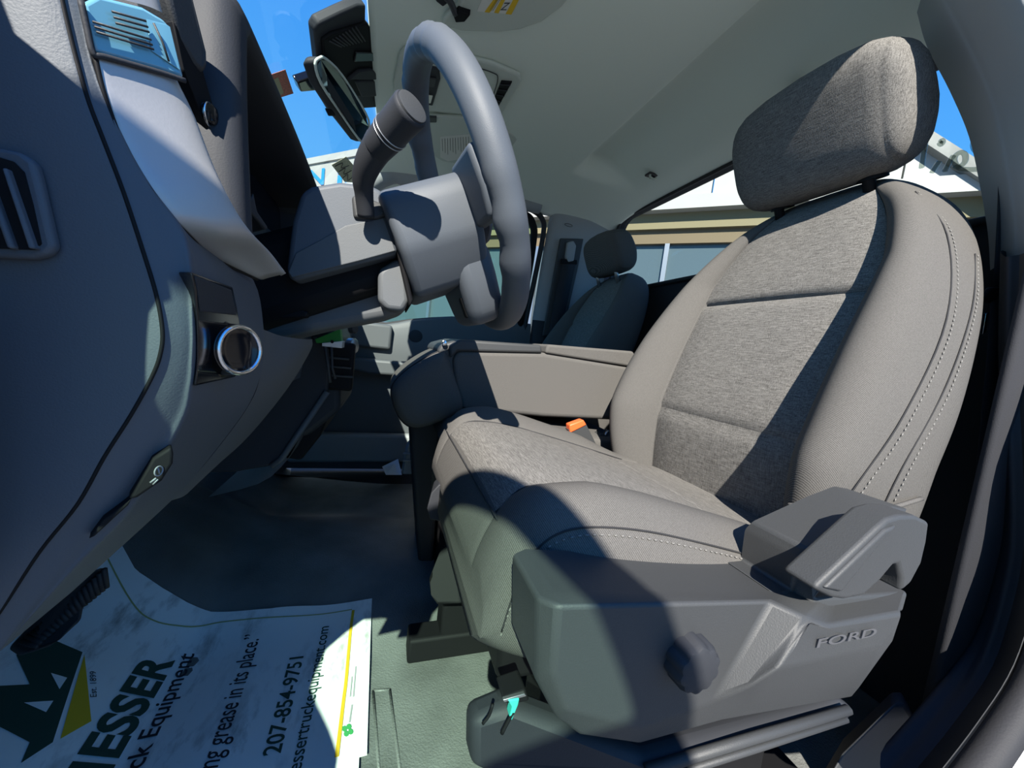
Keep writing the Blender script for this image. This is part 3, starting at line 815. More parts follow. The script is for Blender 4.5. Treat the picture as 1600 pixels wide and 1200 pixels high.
# passenger seat
ps = thing('bucket_seat', 'grey cloth passenger seat in shade beyond the centre armrest', 'seat', (.5, 1.42, -.63), 'front bucket seats')
seat_back(ps, 1.385, .12, False)
head_restraint(ps, (.828, 1.385, .437), .11, .255, .16, -.30, m_twill)
for s in (-.07, .07): tube('restraint_post', [(.81, 1.385 + s, .40), (.845, 1.385 + s, .31)], .008, m_steel, ps, n=10)
prow = []
for x in (.20, .215, .25, .33, .45, .6, .72):
    zt = -.15 - .12 * max(0, x - .3); k = {.20: .5, .215: .8}.get(x, 1)
    prow.append([Vector((x, 1.385 + a, -.28 + (zt + .28) * k * kk)) for a, kk in ((-.24, 0), (-.262, .5), (-.25, .9), (-.2, 1.08), (-.12, 1), (0, 1.02), (.12, 1), (.2, 1.08), (.25, .9), (.262, .5), (.24, 0))])
cu_ = net('cushion', prow, m_twill, ps, nu=3, nv=4)
box('seat_pan', (.46, 1.385, -.46), (.42, .44, .34), m_black, ps, .01)

# centre seat folded down as an armrest
cs = thing('folding_seat', 'grey cloth centre seat folded down into an armrest with a padded front end', 'seat', (.35, .98, -.63))
side = PY([(722, 640), (712, 600), (707, 560), (716, 548), (850, 551), (985, 573), (992, 590), (962, 657), (850, 652)], .835)
plate('armrest_body', side, (0, .27, 0), m_twill, cs, .016, 5)
plate('armrest_lid', PY([(704, 560), (702, 540), (718, 530), (846, 539), (848, 552), (716, 549)], .832), (0, .275, 0), m_plastic, cs, .006)
plate('armrest_cap', PY([(852, 552), (856, 538), (990, 549), (996, 560), (988, 574)], .832), (0, .275, 0), m_twill, cs, .006)
plate('hinge_cover', PY([(684, 548), (690, 538), (716, 531), (722, 600), (712, 615), (704, 600)], .845), (0, .28, 0), m_plastic, cs, .006)
lathe('release_button', P(694, 536, y=.84), (0, -1, 0), [(0, .006), (.005, .006), (.006, .004)], m_chrome, cs, n=16)
padp = PY([(612, 622), (614, 600), (632, 580), (662, 560), (686, 549), (697, 552), (712, 590), (724, 622), (720, 640), (690, 656), (650, 668), (626, 655)], .86)
rr = []
ctr = sum(padp, Vector()) / len(padp)
for dy, k in ((-.035, .45), (-.031, .80), (-.018, .96), (0, 1.0), (.06, 1.02), (.18, 1.02), (.22, .98), (.235, .7)):
    rr.append([Vector((ctr.x + (p.x - ctr.x) * k, p.y + dy, ctr.z + (p.z - ctr.z) * k)) for p in [Vector(q) for q in catmull(padp, 4, True)]])
loft('end_pad', rr, m_twill, cs)
tube('pad_seam', [Vector((ctr.x + (p.x - ctr.x) * 1.005, p.y - .004, ctr.z + (p.z - ctr.z) * 1.005)) for p in [Vector(q) for q in catmull(padp, 4, True)]], .0015, m_seam, cs, n=6, closed=True)
ccr = []
for x, zt in ((.12, -.22), (.13, -.185), (.16, -.172), (.25, -.175), (.40, -.188), (.60, -.20)):
    ccr.append([Vector((x, y, z)) for y, z in ((.795, -.30), (.792, zt - .02), (.805, zt), (.88, zt + .006), (1.0, zt + .006), (1.08, zt), (1.10, zt - .03))])
cc = net('cushion', ccr, m_twill, cs, nu=4, nv=4)
box('seat_pan', (.38, .96, -.45), (.44, .34, .32), m_black, cs, .01)
plate('storage_side', [(.06, .95, -.20), (.14, .95, -.20), (.16, .95, -.60), (.12, .95, -.60)], (0, .16, 0), m_dark, cs, .01)

# ------------------------------------------------------------------ belts
bk = thing('belt_buckle', 'black seat belt buckle with an orange button beside the driver seat', 'buckle', P(925, 690, y=.80), 'belt buckles')
plate('buckle_body', PY([(888, 672), (916, 662), (934, 698), (928, 710), (908, 690)], .785), (0, .022, 0), m_plastic, bk, .003)
plate('release_button', PY([(890, 664), (912, 656), (917, 664), (891, 677)], .782), (0, .022, 0), m_orange, bk, .003)
tube('buckle_stalk', P3([(930, 704, .796), (942, 714, .796), (965, 735, .79)]), .010, m_steel, bk, n=10, flat=.4)
b2 = thing('belt_buckle', 'grey belt buckle on a metal stalk behind the orange-button buckle', 'buckle', P(945, 690, y=.82), 'belt buckles')
plate('buckle_body', PY([(930, 686), (940, 677), (957, 684), (959, 692), (948, 702)], .82), (0, .03, 0), m_plastic, b2, .004)
tube('buckle_stalk', P3([(950, 672, .83), (946, 676, .83), (940, 690, .83)]), .008, m_steel, b2, n=10, flat=.5)
plate('latch_tongue', PY([(968, 730), (980, 724), (987, 730), (986, 738)], .78), (0, .02, 0), m_steel, b2, .003)

db = thing('seat_belt', 'black seat belt hanging behind the driver seat at the door pillar', 'seat belt', (.85, .3, .45), 'front seat belts')
def ribbon(name, L_, R_, m_, parent, t=.0018):
    o = net(name, [[a, b] for a, b in zip(L_, R_)], m_, parent, nu=1, nv=4); mod_solid(o, t, 0); return o
yb = .31
ribbon('webbing', P3([(1568, 160, yb), (1563, 230, yb), (1559, 340, yb), (1553, 450, yb)]), P3([(1598, 160, yb), (1594, 230, yb), (1590, 340, yb), (1580, 450, yb)]), m_belt, db)
ribbon('webbing', P3([(1548, 455, .305), (1545, 520, .30), (1534, 640, .29), (1520, 800, .28)]), P3([(1575, 455, .305), (1570, 520, .30), (1558, 640, .29), (1540, 800, .28)]), m_belt, db)
plate('guide_cover', PY([(1547, 98), (1556, 92), (1580, 100), (1600, 175), (1575, 166), (1556, 150), (1546, 130)], .335), (0, .03, 0), m_dark, db, .006)
plate('latch_plate', PY([(1538, 466), (1550, 449), (1582, 447), (1590, 456), (1566, 462), (1548, 474)], .302), (0, .006, 0), m_black, db, .002)
plate('latch_tongue', PY([(1541, 490), (1546, 488), (1540, 520), (1536, 522)], .30), (0, .003, 0), m_chrome, db, .0005)

pb = thing('seat_belt', 'black seat belt in its pillar channel beside the passenger seat', 'seat belt', (.78, 1.66, .3), 'front seat belts')
plate('channel', P3([(876, 372, 1.655), (912, 373, 1.655), (903, 420, 1.655), (880, 520, 1.655), (866, 525, 1.655), (848, 525, 1.655)]), (0, .012, 0), m_plastic, pb, .004)
ribbon('webbing', P3([(880, 405, 1.645), (866, 470, 1.645), (856, 530, 1.645)]), P3([(900, 408, 1.645), (887, 470, 1.645), (872, 530, 1.645)]), m_belt, pb)
plate('guide_slider', P3([(887, 378, 1.64), (897, 376, 1.64), (901, 384, 1.64), (897, 408, 1.64), (888, 410, 1.64), (884, 402, 1.64)]), (0, .02, 0), m_pillar, pb, .006)
plate('guide_loop', P3([(877, 404, 1.642), (902, 406, 1.642), (902, 413, 1.642), (877, 412, 1.642)]), (0, .012, 0), m_black, pb, .003)
# ------------------------------------------------------------------ dashboard
dash = thing('dashboard', 'grey dashboard with silver trim seen end-on from the open driver door', 'dashboard', (-.2, .6, -.3))
S = [(66, -150), (88, -40), (96, 0), (108, 52), (120, 99), (138, 160), (162, 222), (192, 300), (218, 378), (243, 459), (253, 516), (250, 552), (237, 588), (204, 648), (162, 714), (120, 788), (60, 863), (0, 954), (-60, 1040)]
def chain(row, ms):
    out = []; y = row[0][2]
    for i, q in enumerate(row):
        p = P(q[0], q[1], y=1.0); r = p.x
        if i: y = y * (ms[i - 1] - r0) / (ms[i - 1] - r)
        out.append(P(q[0], q[1], y=y)); r0 = r
    return out
# end cap plate facing the door
net('end_cap', [[P(a, b, y=.1805), P(lerp(a, 60, .12), lerp(b, 480, .03), y=.1799), P(lerp(a, 0, .4), lerp(b, 480, .08), y=.1785), P(lerp(a, -60, .7), lerp(b, 480, .1), y=.1775), P(-200, lerp(b, 480, .1), y=.1775), P(-460, lerp(b, 480, .0), y=.187)] for a, b in S], m_leather, dash, nu=4, nv=4)
tube('cap_gap', [P(a + .6, b, y=.1808) for a, b in S], .0007, m_black, dash, n=6, smoothn=5)
vent = plate('side_vent', PY([(-60, 228), (0, 230), (30, 236), (52, 252), (62, 290), (84, 385), (74, 398), (50, 404), (-60, 400)], .1735), (0, .004, 0), m_leather, dash, .0015)
plate('vent_recess', PY([(-60, 242), (0, 246), (20, 252), (36, 268), (50, 320), (63, 380), (54, 390), (-60, 386)], .1728), (0, .003, 0), m_black, vent)
for k, (a, b, c, d) in enumerate([((-40, 250), (-28, 250), (22, 388), (10, 388)), ((2, 262), (10, 262), (54, 388), (44, 388))]):
    plate('vent_blade', [P(*a, y=.1705), P(*b, y=.171), P(*c, y=.171), P(*d, y=.1705)], (0, .004, 0), m_leather, vent, .0008)
# main body: from the cap seam round to the driver-facing side
rowsB = [
    [(88, -40), (104, -40), (122, -36), (140, -30, .205)],
    [(120, 99), (132, 99), (144, 97), (158, 95, .212)],
    [(162, 222), (176, 222), (196, 222), (216, 220, .222)],
    [(192, 300), (212, 300), (240, 298), (264, 296, .228)],
    [(218, 378), (245, 370), (285, 360), (306, 356, .240)],
    [(243, 459), (272, 450), (300, 422), (396, 438, .315)],
    [(253, 516), (284, 514), (304, 512), (412, 515, .340)],
    [(250, 552), (283, 556), (303, 560), (411, 552, .344)],
    [(237, 588), (272, 600), (300, 606), (406, 590, .344)],
    [(204, 648), (248, 656), (284, 664), (384, 640, .335)],
    [(120, 788), (165, 795), (206, 795), (322, 722, .315)],
    [(60, 863), (95, 880), (125, 880), (270, 780, .288)],
    [(-60, 1040), (-20, 1042), (0, 1018), (112, 925, .233)]]
netB = []
for r in rowsB:
    A_ = chain([(*r[0], .1812), r[1], r[2]], (1.1, .85))
    E_ = P(r[3][0], r[3][1], y=r[3][2])
    netB.append([A_[0], A_[0].lerp(A_[1], .5), A_[1], A_[1].lerp(A_[2], .6), A_[2], A_[2].lerp(E_, .10), A_[2].lerp(E_, .5), E_])
net('main_panel', netB, m_leather, dash, nu=4, nv=5)
edgeB = [r[-1] for r in netB[5:]]
net('panel_underside', [[e, e + Vector((-.04, .01, .004)), e + Vector((-.20, .02, .03))] for e in edgeB], m_dark, dash, nu=2, nv=4)
# knee panel ledge below the column
led = [[(412, 515, .342), (440, 525, .40), (474, 530, .45), (488, 530, .50)],
       [(406, 590, .346), (430, 582, .39), (470, 556, .46), (485, 548, .51)],
       [(384, 641, .337), (400, 640, .38), (432, 622, .45), (450, 606, .50)],
       [(322, 723, .317), (350, 712, .36), (372, 696, .41), (390, 680, .45)],
       [(268, 782, .29), (292, 772, .325), (318, 744, .37), (330, 735, .40)]]
net('knee_panel', [P3(r) for r in led], m_dash, dash, nu=4, nv=5)
# silver trim
rowsS = [
    [(150, 86, .1842), (165, 90, .222), (248, 112, .245), (272, 122, .258), (276, 124, .27)],
    [(166, 150, .1848), (182, 150, .225), (270, 170, .252), (300, 180, .272), (304, 182, .285)],
    [(202, 240, .1862), (222, 238, .234), (296, 250, .268), (330, 258, .292), (334, 260, .30)],
    [(252, 315, .1895), (272, 312, .25), (326, 318, .285), (360, 320, .312), (364, 322, .32)],
    [(292, 362, .200), (312, 362, .268), (352, 366, .302), (388, 362, .332), (392, 364, .34)],
    [(340, 404, .240), (354, 404, .294), (380, 398, .32), (420, 396, .357), (424, 398, .365)],
    [(404, 436, .300), (410, 437, .336), (420, 434, .345), (444, 428, .38), (447, 427, .386)]]
MS = (1.0, .70, .50, -.2)
net('silver_trim', [chain(r, MS) for r in rowsS], m_silver, dash, nu=5, nv=5, thick=.004)
tube('trim_gap', [P(a - 2, b + 1, y=c - .0004) for a, b, c in [r[0] for r in rowsS]], .0008, m_black, dash, n=6, smoothn=5)
net('silver_top', [chain(r, MS) for r in [[(135, -40, .183), (150, -44, .225), (215, -30, .245), (240, -20, .258), (244, -18, .27)], [(139, -8, .183), (152, -10, .222), (225, 8, .246), (250, 18, .258), (254, 20, .27)]]], m_silver, dash, nu=5, nv=3)
# glossy dash vent between the silver pieces
def vq(a, b, o=.0016):
    p = P(a, b, y=1.0); y0 = .1835; r0 = P(146, 60, y=1.0).x
    y = y0 * (.75 - r0) / (.75 - p.x)
    return P(a, b, y=y - o)
vf = plate('dash_vent', [vq(a, b, 0) for a, b in ((130, 4), (148, 82), (165, 86), (250, 109), (288, 122), (268, 44), (256, 30), (222, 10), (152, -8))], (-.006, .006, 0), m_vent_sky, dash, .0012)
for a, b, c, d in [(175, 18, 228, 33), (178, 27, 231, 42), (181, 36, 233, 50), (145, 34, 236, 62), (148, 42, 238, 70), (151, 50, 240, 77)]:
    tube('vent_slot', [vq(a, b), vq((a + c) / 2, (b + d) / 2), vq(c, d)], .0004, m_plastic, vf, n=6)
tube('vent_slot', [vq(240, 36), vq(254, 66), vq(264, 96)], .0004, m_plastic, vf, n=6)
plate('vent_tab', [vq(236, 34, .0006), vq(266, 42, .0006), vq(282, 110, .0006), vq(244, 84, .0006)], (-.001, -.001, 0), m_vent_sky, vf, .0005)
tube('vent_edge', [vq(a, b, .001) for a, b in ((126, 0), (136, 45), (146, 84), (165, 89), (250, 113), (289, 126))], .0010, m_dark, dash, n=8, smoothn=4)
# visor flap between silver trim and cluster hood
plate('hood_flap', P3([(258, -20, .262), (300, -20, .275), (326, 82, .285), (327, 104, .288), (319, 117, .288), (300, 100, .282), (283, 60, .272)]), (-.02, .01, 0), m_plastic, dash, .003)
plate('flap_gap', P3([(270, 30, .268), (318, 110, .29), (345, 205, .31), (372, 300, .33), (350, 275, .318), (308, 160, .29), (288, 110, .275)]), (-.03, .02, 0), m_black, dash, .001)
lathe('start_button', P(322, 178, y=.300), (1, -.6, .1), [(0, .006), (.004, .006), (.0045, .0045)], m_gloss, dash, n=24)
tube('button_ring', [P(324, 178, y=.298) + Vector((.001, 0, 0)) + Vector((0, .0065 * math.cos(t), .0065 * math.sin(t))) for t in np.linspace(0, 2 * math.pi, 20)[:-1]], .0007, m_chrome, dash, n=6, closed=True)
# instrument cluster hood (binnacle), swept arch
def arch(x, y0, y1, zb, zt, r, lean=0.0):
    pts = [(y0, zb), (y0 + .004, lerp(zb, zt, .5)), (y0 + .012, zt - r), (y0 + .012 + r * .35, zt - r * .3), (y0 + .02 + r, zt), ((y0 + y1) / 2, zt + .006), (y1 - .02 - r, zt), (y1 - .012 - r * .35, zt - r * .3), (y1 - .012, zt - r), (y1 - .004, lerp(zb, zt, .5)), (y1, zb)]
    return [Vector((x + lean * (z - zb), y, z - .030 * max(0, (z - .10) / .12) * (y - y0) / (y1 - y0))) for y, z in pts]
net('cluster_hood', [arch(-.32, .33, .72, .05, .175, .02), arch(-.22, .310, .715, .045, .203, .02), arch(-.14, .298, .70, .04, .214, .022, -.06), arch(-.106, .298, .695, .04, .219, .022, -.10), arch(-.098, .308, .685, .05, .210, .022, -.10), arch(-.106, .316, .677, .06, .201, .020, -.10), arch(-.17, .328, .665, .07, .188, .018, -.10)], m_dark, dash, nu=5, nv=4)  # darker plastic stands in for the shade on the hood
plate('cluster_screen', [(-.168, .335, .06), (-.172, .335, .17), (-.172, .665, .17), (-.168, .665, .06)], (-.01, 0, 0), m_screen, dash)
plate('cluster_sill', P3([(385, 325, .335), (396, 300, .34), (402, 330, .345), (420, 356, .36), (414, 360, .36)]), (-.05, .10, .01), m_dark, dash, .002)
# dash top, centre and passenger sections
net('dash_top', [[(-.66, y, .08) for y in (.18, .6, 1.0, 1.4, 1.72)], [(-.40, y, .12) for y in (.18, .6, 1.0, 1.4, 1.72)], [(-.20, y, .125) for y in (.18, .6, 1.0, 1.4, 1.72)], [(-.155, y, .105) for y in (.30, .6, 1.0, 1.4, 1.70)], [(-.15, y, .02) for y in (.50, .66, 1.0, 1.4, 1.70)], [(-.16, y, -.10) for y in (.60, .72, 1.0, 1.4, 1.70)]], m_leather, dash, nu=4, nv=4)
net('lower_panel', [[(-.16, y, -.10) for y in (.80, 1.0, 1.3, 1.68)], [(-.15, y, -.20) for y in (.80, 1.0, 1.3, 1.68)], [(-.20, y, -.30) for y in (.80, 1.0, 1.3, 1.68)], [(-.30, y, -.34) for y in (.80, 1.0, 1.3, 1.68)]], m_dash, dash, nu=4, nv=4)
# centre stack side facing the driver footwell
plate('stack_side', PY([(318, 740), (372, 690), (432, 622), (462, 575), (490, 525), (512, 545), (514, 575), (511, 612), (440, 718), (425, 728), (372, 737)], .80), (0, .02, 0), m_dark, dash, .004)
tube('stack_edge', PY([(511, 612), (440, 717), (424, 728)], .797), .006, m_dash, dash, n=10)
plate('centre_stack', [(-.10, .84, -.02), (-.09, .84, -.17), (-.15, .84, -.23), (-.30, .84, -.23), (-.30, .84, .06), (-.16, .84, .06)], (0, .26, 0), m_dark, dash, .012)
plate('stack_tray', PY([(435, 715), (490, 655), (505, 648), (511, 656), (500, 682), (470, 720)], .86), (0, .22, 0), m_black, dash, .006)
box('vent_box', P(533, 572, y=.84), (.05, .03, .10), m_black, dash, .006)
for k in range(3): box('vent_blade', P(529 + 3 * k, 560 + 14 * k, y=.82), (.04, .006, .004), m_plastic, dash, .001)
lathe('stack_knob', P(546, 540, y=.85), (1, -.5, .1), [(0, .016), (.012, .016), (.014, .013)], m_steel, dash, n=28, lobes=12, lobe_d=.05)
lathe('stack_knob', P(548, 513, y=.85), (1, -.5, .1), [(0, .011), (.010, .011), (.012, .009)], m_plastic, dash, n=28, lobes=12, lobe_d=.05)
# headlight switch
hs = thing('headlight_switch', 'round black headlight switch with chrome ring in a black dash panel', 'switch', P(340, 545, y=.27))
_C = P(303, 520, y=.188); _E = P(411, 530, y=.343)
def HP(a, b, o=0.0):
    r = P(a, b, y=1.0).x; D_ = _E - _C
    t = max(-.06, (r * _C.y - _C.x) / (D_.x - r * D_.y))
    return P(a, b, y=_C.y + t * D_.y - .004 - o)
plate('switch_panel', [HP(*q) for q in ((299, 424), (364, 448), (371, 480), (377, 520), (376, 578), (368, 590), (306, 604), (309, 560), (309, 500), (305, 455))], (-.012, .012, 0), m_gloss, hs, .0012)
plate('blank_panel', [HP(*q, .0012) for q in ((304, 429), (362, 452), (370, 494), (313, 488), (309, 455))], (-.004, .004, 0), m_dark, hs, .001)
kc = HP(343, 545, -.004)
ax = Vector((.86, -.45, .06))
lathe('switch_knob', kc - ax.normalized() * .006, ax, [(0, .0150), (.005, .0150), (.006, .0133), (.017, .0129), (.0184, .0116), (.0176, .0101), (.0168, .005)], m_gloss, hs, n=40)
a_, b_, c_ = frame_of(ax)
kk = kc - ax.normalized() * .006 + a_ * .0182
tube('chrome_ring', [kk + b_ * .0117 * math.cos(t) + c_ * .0117 * math.sin(t) for t in np.linspace(0, 2 * math.pi, 36)[:-1]], .0012, m_chrome, hs, n=8, closed=True)

# parking brake release handle
pr = thing('brake_release_handle', 'dark brake release handle with printed symbols low on the dashboard', 'handle', P(245, 740, y=.24))
def RP(a, b, o=0.0): return P(a, b, y=.1845 + (a - 200) / 70 * .003 - o)
plate('handle_face', [RP(*q) for q in ((200, 782), (203, 774), (238, 716), (268, 698), (271, 710), (270, 725), (253, 752), (215, 778))], (-.006, .012, 0), m_black, pr, .0012)
plate('finger_recess', [RP(*q) for q in ((138, 843), (160, 812), (192, 790), (206, 779), (200, 790), (176, 812), (148, 838))], (-.006, .012, 0), m_black, pr, .0008)
m_print = mat('white_print', (.22, .23, .24), .6)
s1 = RP(248, 736, .0016); 
tube('symbol', [s1 + Vector((.0012 * math.cos(t) * .5, .0016 * math.cos(t), .0020 * math.sin(t))) for t in np.linspace(0, 2 * math.pi, 16)[:-1]], .0003, m_print, pr, n=5, closed=True)
tube('symbol', [RP(247, 731, .0016), RP(249, 740, .0016)], .0003, m_print, pr, n=5)
tube('symbol', [RP(235, 754, .0016), RP(244, 747, .0016)], .0004, m_print, pr, n=5)
tube('symbol', [RP(239, 757, .0016), RP(247, 749, .0016)], .0003, m_print, pr, n=5)

# brake pedal
bpdl = thing('brake_pedal', 'ribbed black rubber brake pedal above the paper floor mat', 'pedal', P(100, 960, y=.48))
pp = P3([(20, 1008, .50), (60, 965, .50), (118, 900, .50), (163, 885, .52), (168, 912, .52), (132, 945, .50), (128, 968, .49), (88, 1004, .47), (40, 1020, .48)])
pad = plate('pedal_pad', pp, (-.012, .01, -.012), m_rubber, bpdl, .003)
for k in range(17):
    t = k / 16
    A = P(28 + 128 * t, 1006 - 112 * t, y=.497 + .012 * t); B = P(52 + 108 * t, 1015 - 92 * t, y=.482 + .03 * t)
    tube('pad_rib', [A + Vector((.006, -.004, .006)), B + Vector((.006, -.004, .006))], .0026, m_rubber, pad, n=6)
tube('pedal_arm', [pp[1] + Vector((-.02, .02, 0)), pp[1] + Vector((-.10, .03, .12)), pp[1] + Vector((-.14, .03, .28))], .010, m_black, bpdl, n=8, smoothn=4)

# ------------------------------------------------------------------ steering column and wheel
KW = .915
WC = Vector((.0765, .53, .1905)); TL = .47
WE = Vector((-math.sin(TL), 0, math.cos(TL))); WNn = Vector((math.cos(TL), 0, math.sin(TL))); WY = Vector((0, 1, 0))
def WP(y, e, n): return WC + WY * y + WE * e + WNn * n
stc = thing('steering_column', 'grey steering column shroud between the dashboard and the wheel', 'steering column', (-.03, .52, .08))
plate('upper_shroud', PY([(446, 424), (456, 345), (470, 300), (486, 290), (530, 283), (578, 288), (598, 297), (608, 330), (622, 396), (560, 412), (455, 440)], .452), (0, .15, 0), m_leather, stc, .012, 4)
plate('shroud_inset', PY([(450, 425), (462, 395), (500, 375), (540, 352), (600, 340), (618, 392), (560, 408), (456, 434)], .4505), (0, .004, 0), m_dash, stc, .001)
plate('lower_shroud', PY([(392, 470), (440, 446), (560, 414), (622, 400), (640, 432), (642, 465), (632, 486), (598, 498), (500, 516), (408, 538)], .502), (0, .10, 0), m_dash, stc, .010, 4)
plate('shroud_boss', PY([(590, 425), (596, 418), (622, 402), (636, 420), (640, 470), (630, 487), (604, 484), (590, 470)], .466), (0, .05, 0), m_dash, stc, .006, 4)
plate('tilt_lever', PY([(404, 492), (440, 484), (470, 483), (482, 488), (478, 496), (440, 498), (410, 497)], .485), (0, .03, 0), m_black, stc, .003)
plate('column_gap', PY([(598, 300), (606, 296), (646, 470), (640, 480)], .456), (0, .14, 0), m_black, stc, .003)
box('column_body', (-.09, .53, .07), (.20, .10, .10), m_black, stc, .02, Matrix.Rotation(-TL, 3, 'Y'))

st = thing('turn_signal_stalk', 'thick black turn signal stalk rising from the steering column', 'stalk', P(570, 330, y=.43))
sp_ = [P(572, 338, y=.435), P(569, 305, y=.425), P(568, 280, y=.415), P(577, 252, y=.402), P(595, 222, y=.388)]
tube('stalk_arm', sp_, [.0085, .0090, .0105, .0125, .0140], m_dark, st, n=18, smoothn=6)
e0 = P(590, 230, y=.391); e1 = P(642, 170, y=.352); axs = (e1 - e0); Ls = axs.length
lathe('stalk_grip', e0, axs, [(0, .0138), (Ls * .40, .0152), (Ls * .42, .0150), (Ls * .96, .0160), (Ls * 1.0, .0158), (Ls * 1.03, .0146)], m_dark, st, n=32)
a_, b_, c_ = frame_of(axs)
tube('grip_ring', [e0 + a_ * Ls * .36 + b_ * .0152 * math.cos(t) + c_ * .0152 * math.sin(t) for t in np.linspace(0, 2 * math.pi, 30)[:-1]], .0006, m_steel, st, n=6, closed=True)
tube('grip_ring', [e0 + a_ * Ls * .44 + b_ * .0155 * math.cos(t) + c_ * .0155 * math.sin(t) for t in np.linspace(0, 2 * math.pi, 30)[:-1]], .0006, m_steel, st, n=6, closed=True)
lathe('end_button', e0 + a_ * Ls * 1.025, axs, [(0, .0138), (.002, .0136), (.0026, .012)], m_plastic, st, n=32)
plate('stalk_boot', PY([(549, 306), (560, 303), (600, 318), (606, 336), (590, 342), (552, 340)], .4475), (0, .01, 0), m_plastic, st, .003)

wh = thing('steering_wheel', 'large dark grey steering wheel seen from its engine side', 'steering wheel', WC)
NR = 120; rim = []
for i in range(NR):
    a = 2 * math.pi * i / NR                       # 0 = top, 90 = passenger side, 270 = driver door side
    R_ = .1650
    ce_ = WP(R_ * math.sin(a), R_ * math.cos(a), 0)
    rad = (WE * math.cos(a) + WY * math.sin(a))
    ring = []
    deg = math.degrees(a)
    for k in range(20):
        t = 2 * math.pi * k / 20
        rx = .0158; rn = .0175
        g = 0.0
        for c0, w0 in ((243, 24), (117, 24), (35, 22), (325, 14)):
            dd = abs((deg - c0 + 180) % 360 - 180)
            if dd < w0: g += .0022 * math.sin((deg - c0) / w0 * math.pi * 3.0) * (1 - dd / w0) ** .5
        d2 = abs((deg - 24 + 180) % 360 - 180)
        if d2 < 24: g += .0028 * math.sin((deg - 24) / 24 * math.pi * 5.0) * (1 - d2 / 24) ** .5
        back_ = max(0.0, -math.sin(t))
        ring.append(ce_ + rad * (math.cos(t) * (rx + .5 * g)) + WNn * (math.sin(t) * (rn + g * back_)))
    rim.append(ring)
rim.append(rim[0])
loft('rim', rim, m_leather, wh, cap=False)
# hub with the airbag cover on the driver's side
def wpoly(name, pts, n0, n1, m_, bevel, parent=wh):
    return plate(name, [WP(y, e, n0) for y, e in pts], WNn * (n1 - n0), m_, parent, bevel, 4)
wpoly('hub', [(-.066, -.104), (-.100, -.062), (-.105, -.048), (-.104, -.005), (-.094, .011), (-.05, .022), (.05, .022), (.094, .011), (.104, -.005), (.105, -.048), (.100, -.062), (.066, -.104)], -.112, -.012, m_leather, .012)
wpoly('airbag_cover', [(-.070, -.050), (-.078, -.010), (-.066, .022), (.066, .022), (.078, -.010), (.070, -.050), (.04, -.062), (-.04, -.062)], -.004, .012, m_leather, .008)
for s in (-1, 1):
    wpoly('spoke', [(s * .075, .022), (s * .158, .012), (s * .162, -.030), (s * .150, -.058), (s * .075, -.052)], -.022, .0, m_leather, .006)
    wpoly('spoke_switches', [(s * .092, .006), (s * .138, .002), (s * .138, -.036), (s * .092, -.036)], -.008, .002, m_gloss, .003)
wpoly('lower_spoke', [(-.084, -.062), (-.078, -.105), (-.066, -.140), (-.052, -.160), (.052, -.160), (.066, -.140), (.078, -.105), (.084, -.062)], -.056, -.006, m_leather, .016)
wpoly('spoke_slot', [(-.052, -.118), (-.046, -.146), (-.030, -.146), (-.034, -.118)], -.0575, -.045, m_black, .003)

# ------------------------------------------------------------------ headliner fittings
mr = thing('rear_view_mirror', 'rear view mirror hanging at the windshield, its green glass facing the seats', 'mirror', P(530, 150, y=.9))
mc = []
for px, py, yy in ((490, 98, .86), (497, 88, .86), (508, 90, .88), (535, 118, .95), (572, 178, 1.05), (577, 200, 1.09), (570, 222, 1.11), (560, 218, 1.09), (530, 175, 1.0), (500, 130, .90)):
    mc.append(P(px, py, y=yy))
mface = plate('mirror_shell', mc, (-.022, 0.004, -.004), m_dark, mr, .007, 4)
ctr_ = sum(mc, Vector()) / len(mc)
gv = [ctr_ + (p - ctr_) * .93 + Vector((.0015, -.001, 0)) for p in mc]
mk('mirror_glass', gv, [tuple(range(len(gv)))], m_mirror, mr, smooth=False)
tube('mirror_bezel', [ctr_ + (p - ctr_) * .97 + Vector((.001, 0, 0)) for p in mc], .0028, m_headpl, mr, n=8, closed=True, smoothn=3)
tube('mirror_stem', [ctr_ + Vector((-.03, .0, .02)), onwind(478, 122) + Vector((.01, 0, -.01))], .008, m_gloss, mr, n=12)
plate('mount_block', [onwind(a, b) + Vector((.004, 0, -.004)) for a, b in ((452, 112), (490, 100), (494, 118), (488, 126), (458, 128))], (.012, 0, -.012), m_gloss, mr, .003)
plate('mirror_tab', PY([(507, 168), (518, 170), (524, 178), (512, 178)], .98), (0, .01, 0), m_black, mr, .002)

sn = thing('sensor_cover', 'black ribbed camera cover at the top of the windshield', 'sensor cover', P(535, 80, y=.99))
def SW(pts, o): return [onwind(a, b) + Vector((o * .73, 0, -o * .68)) for a, b in pts]
WNRM = Vector((-.73, 0, .68))
plate('cover_shell', SW([(479, 32), (486, 20), (520, 4), (548, -8), (561, -8), (561, 18), (590, 55), (589, 100), (586, 158), (548, 160), (505, 142), (487, 95)], .020), WNRM * .020, m_dark, sn, .005)
plate('cover_frame', SW([(488, 42), (502, 32), (560, 16), (584, 54), (582, 110), (579, 134), (540, 136), (515, 112), (494, 88)], .026), WNRM * .008, m_black, sn, .003)
for k in range(9):
    t = k / 8
    A, B = SW([(lerp(498, 540, t), lerp(42, 20, t)), (lerp(518, 556, t), lerp(52, 44, t))], .027)
    tube('grille_rib', [A, B], .0016, m_plastic, sn, n=6)
plate('sensor_window', SW([(540, 60), (576, 62), (576, 76), (538, 76)], .030), WNRM * .006, m_gloss, sn, .002)
plate('inner_hood', SW([(528, 104), (545, 90), (565, 88), (580, 98), (580, 106)], .032), WNRM * .008, m_dark, sn, .003)
plate('inner_cover', SW([(540, 108), (578, 108), (576, 134), (552, 134)], .030), WNRM * .006, m_dark, sn, .003)

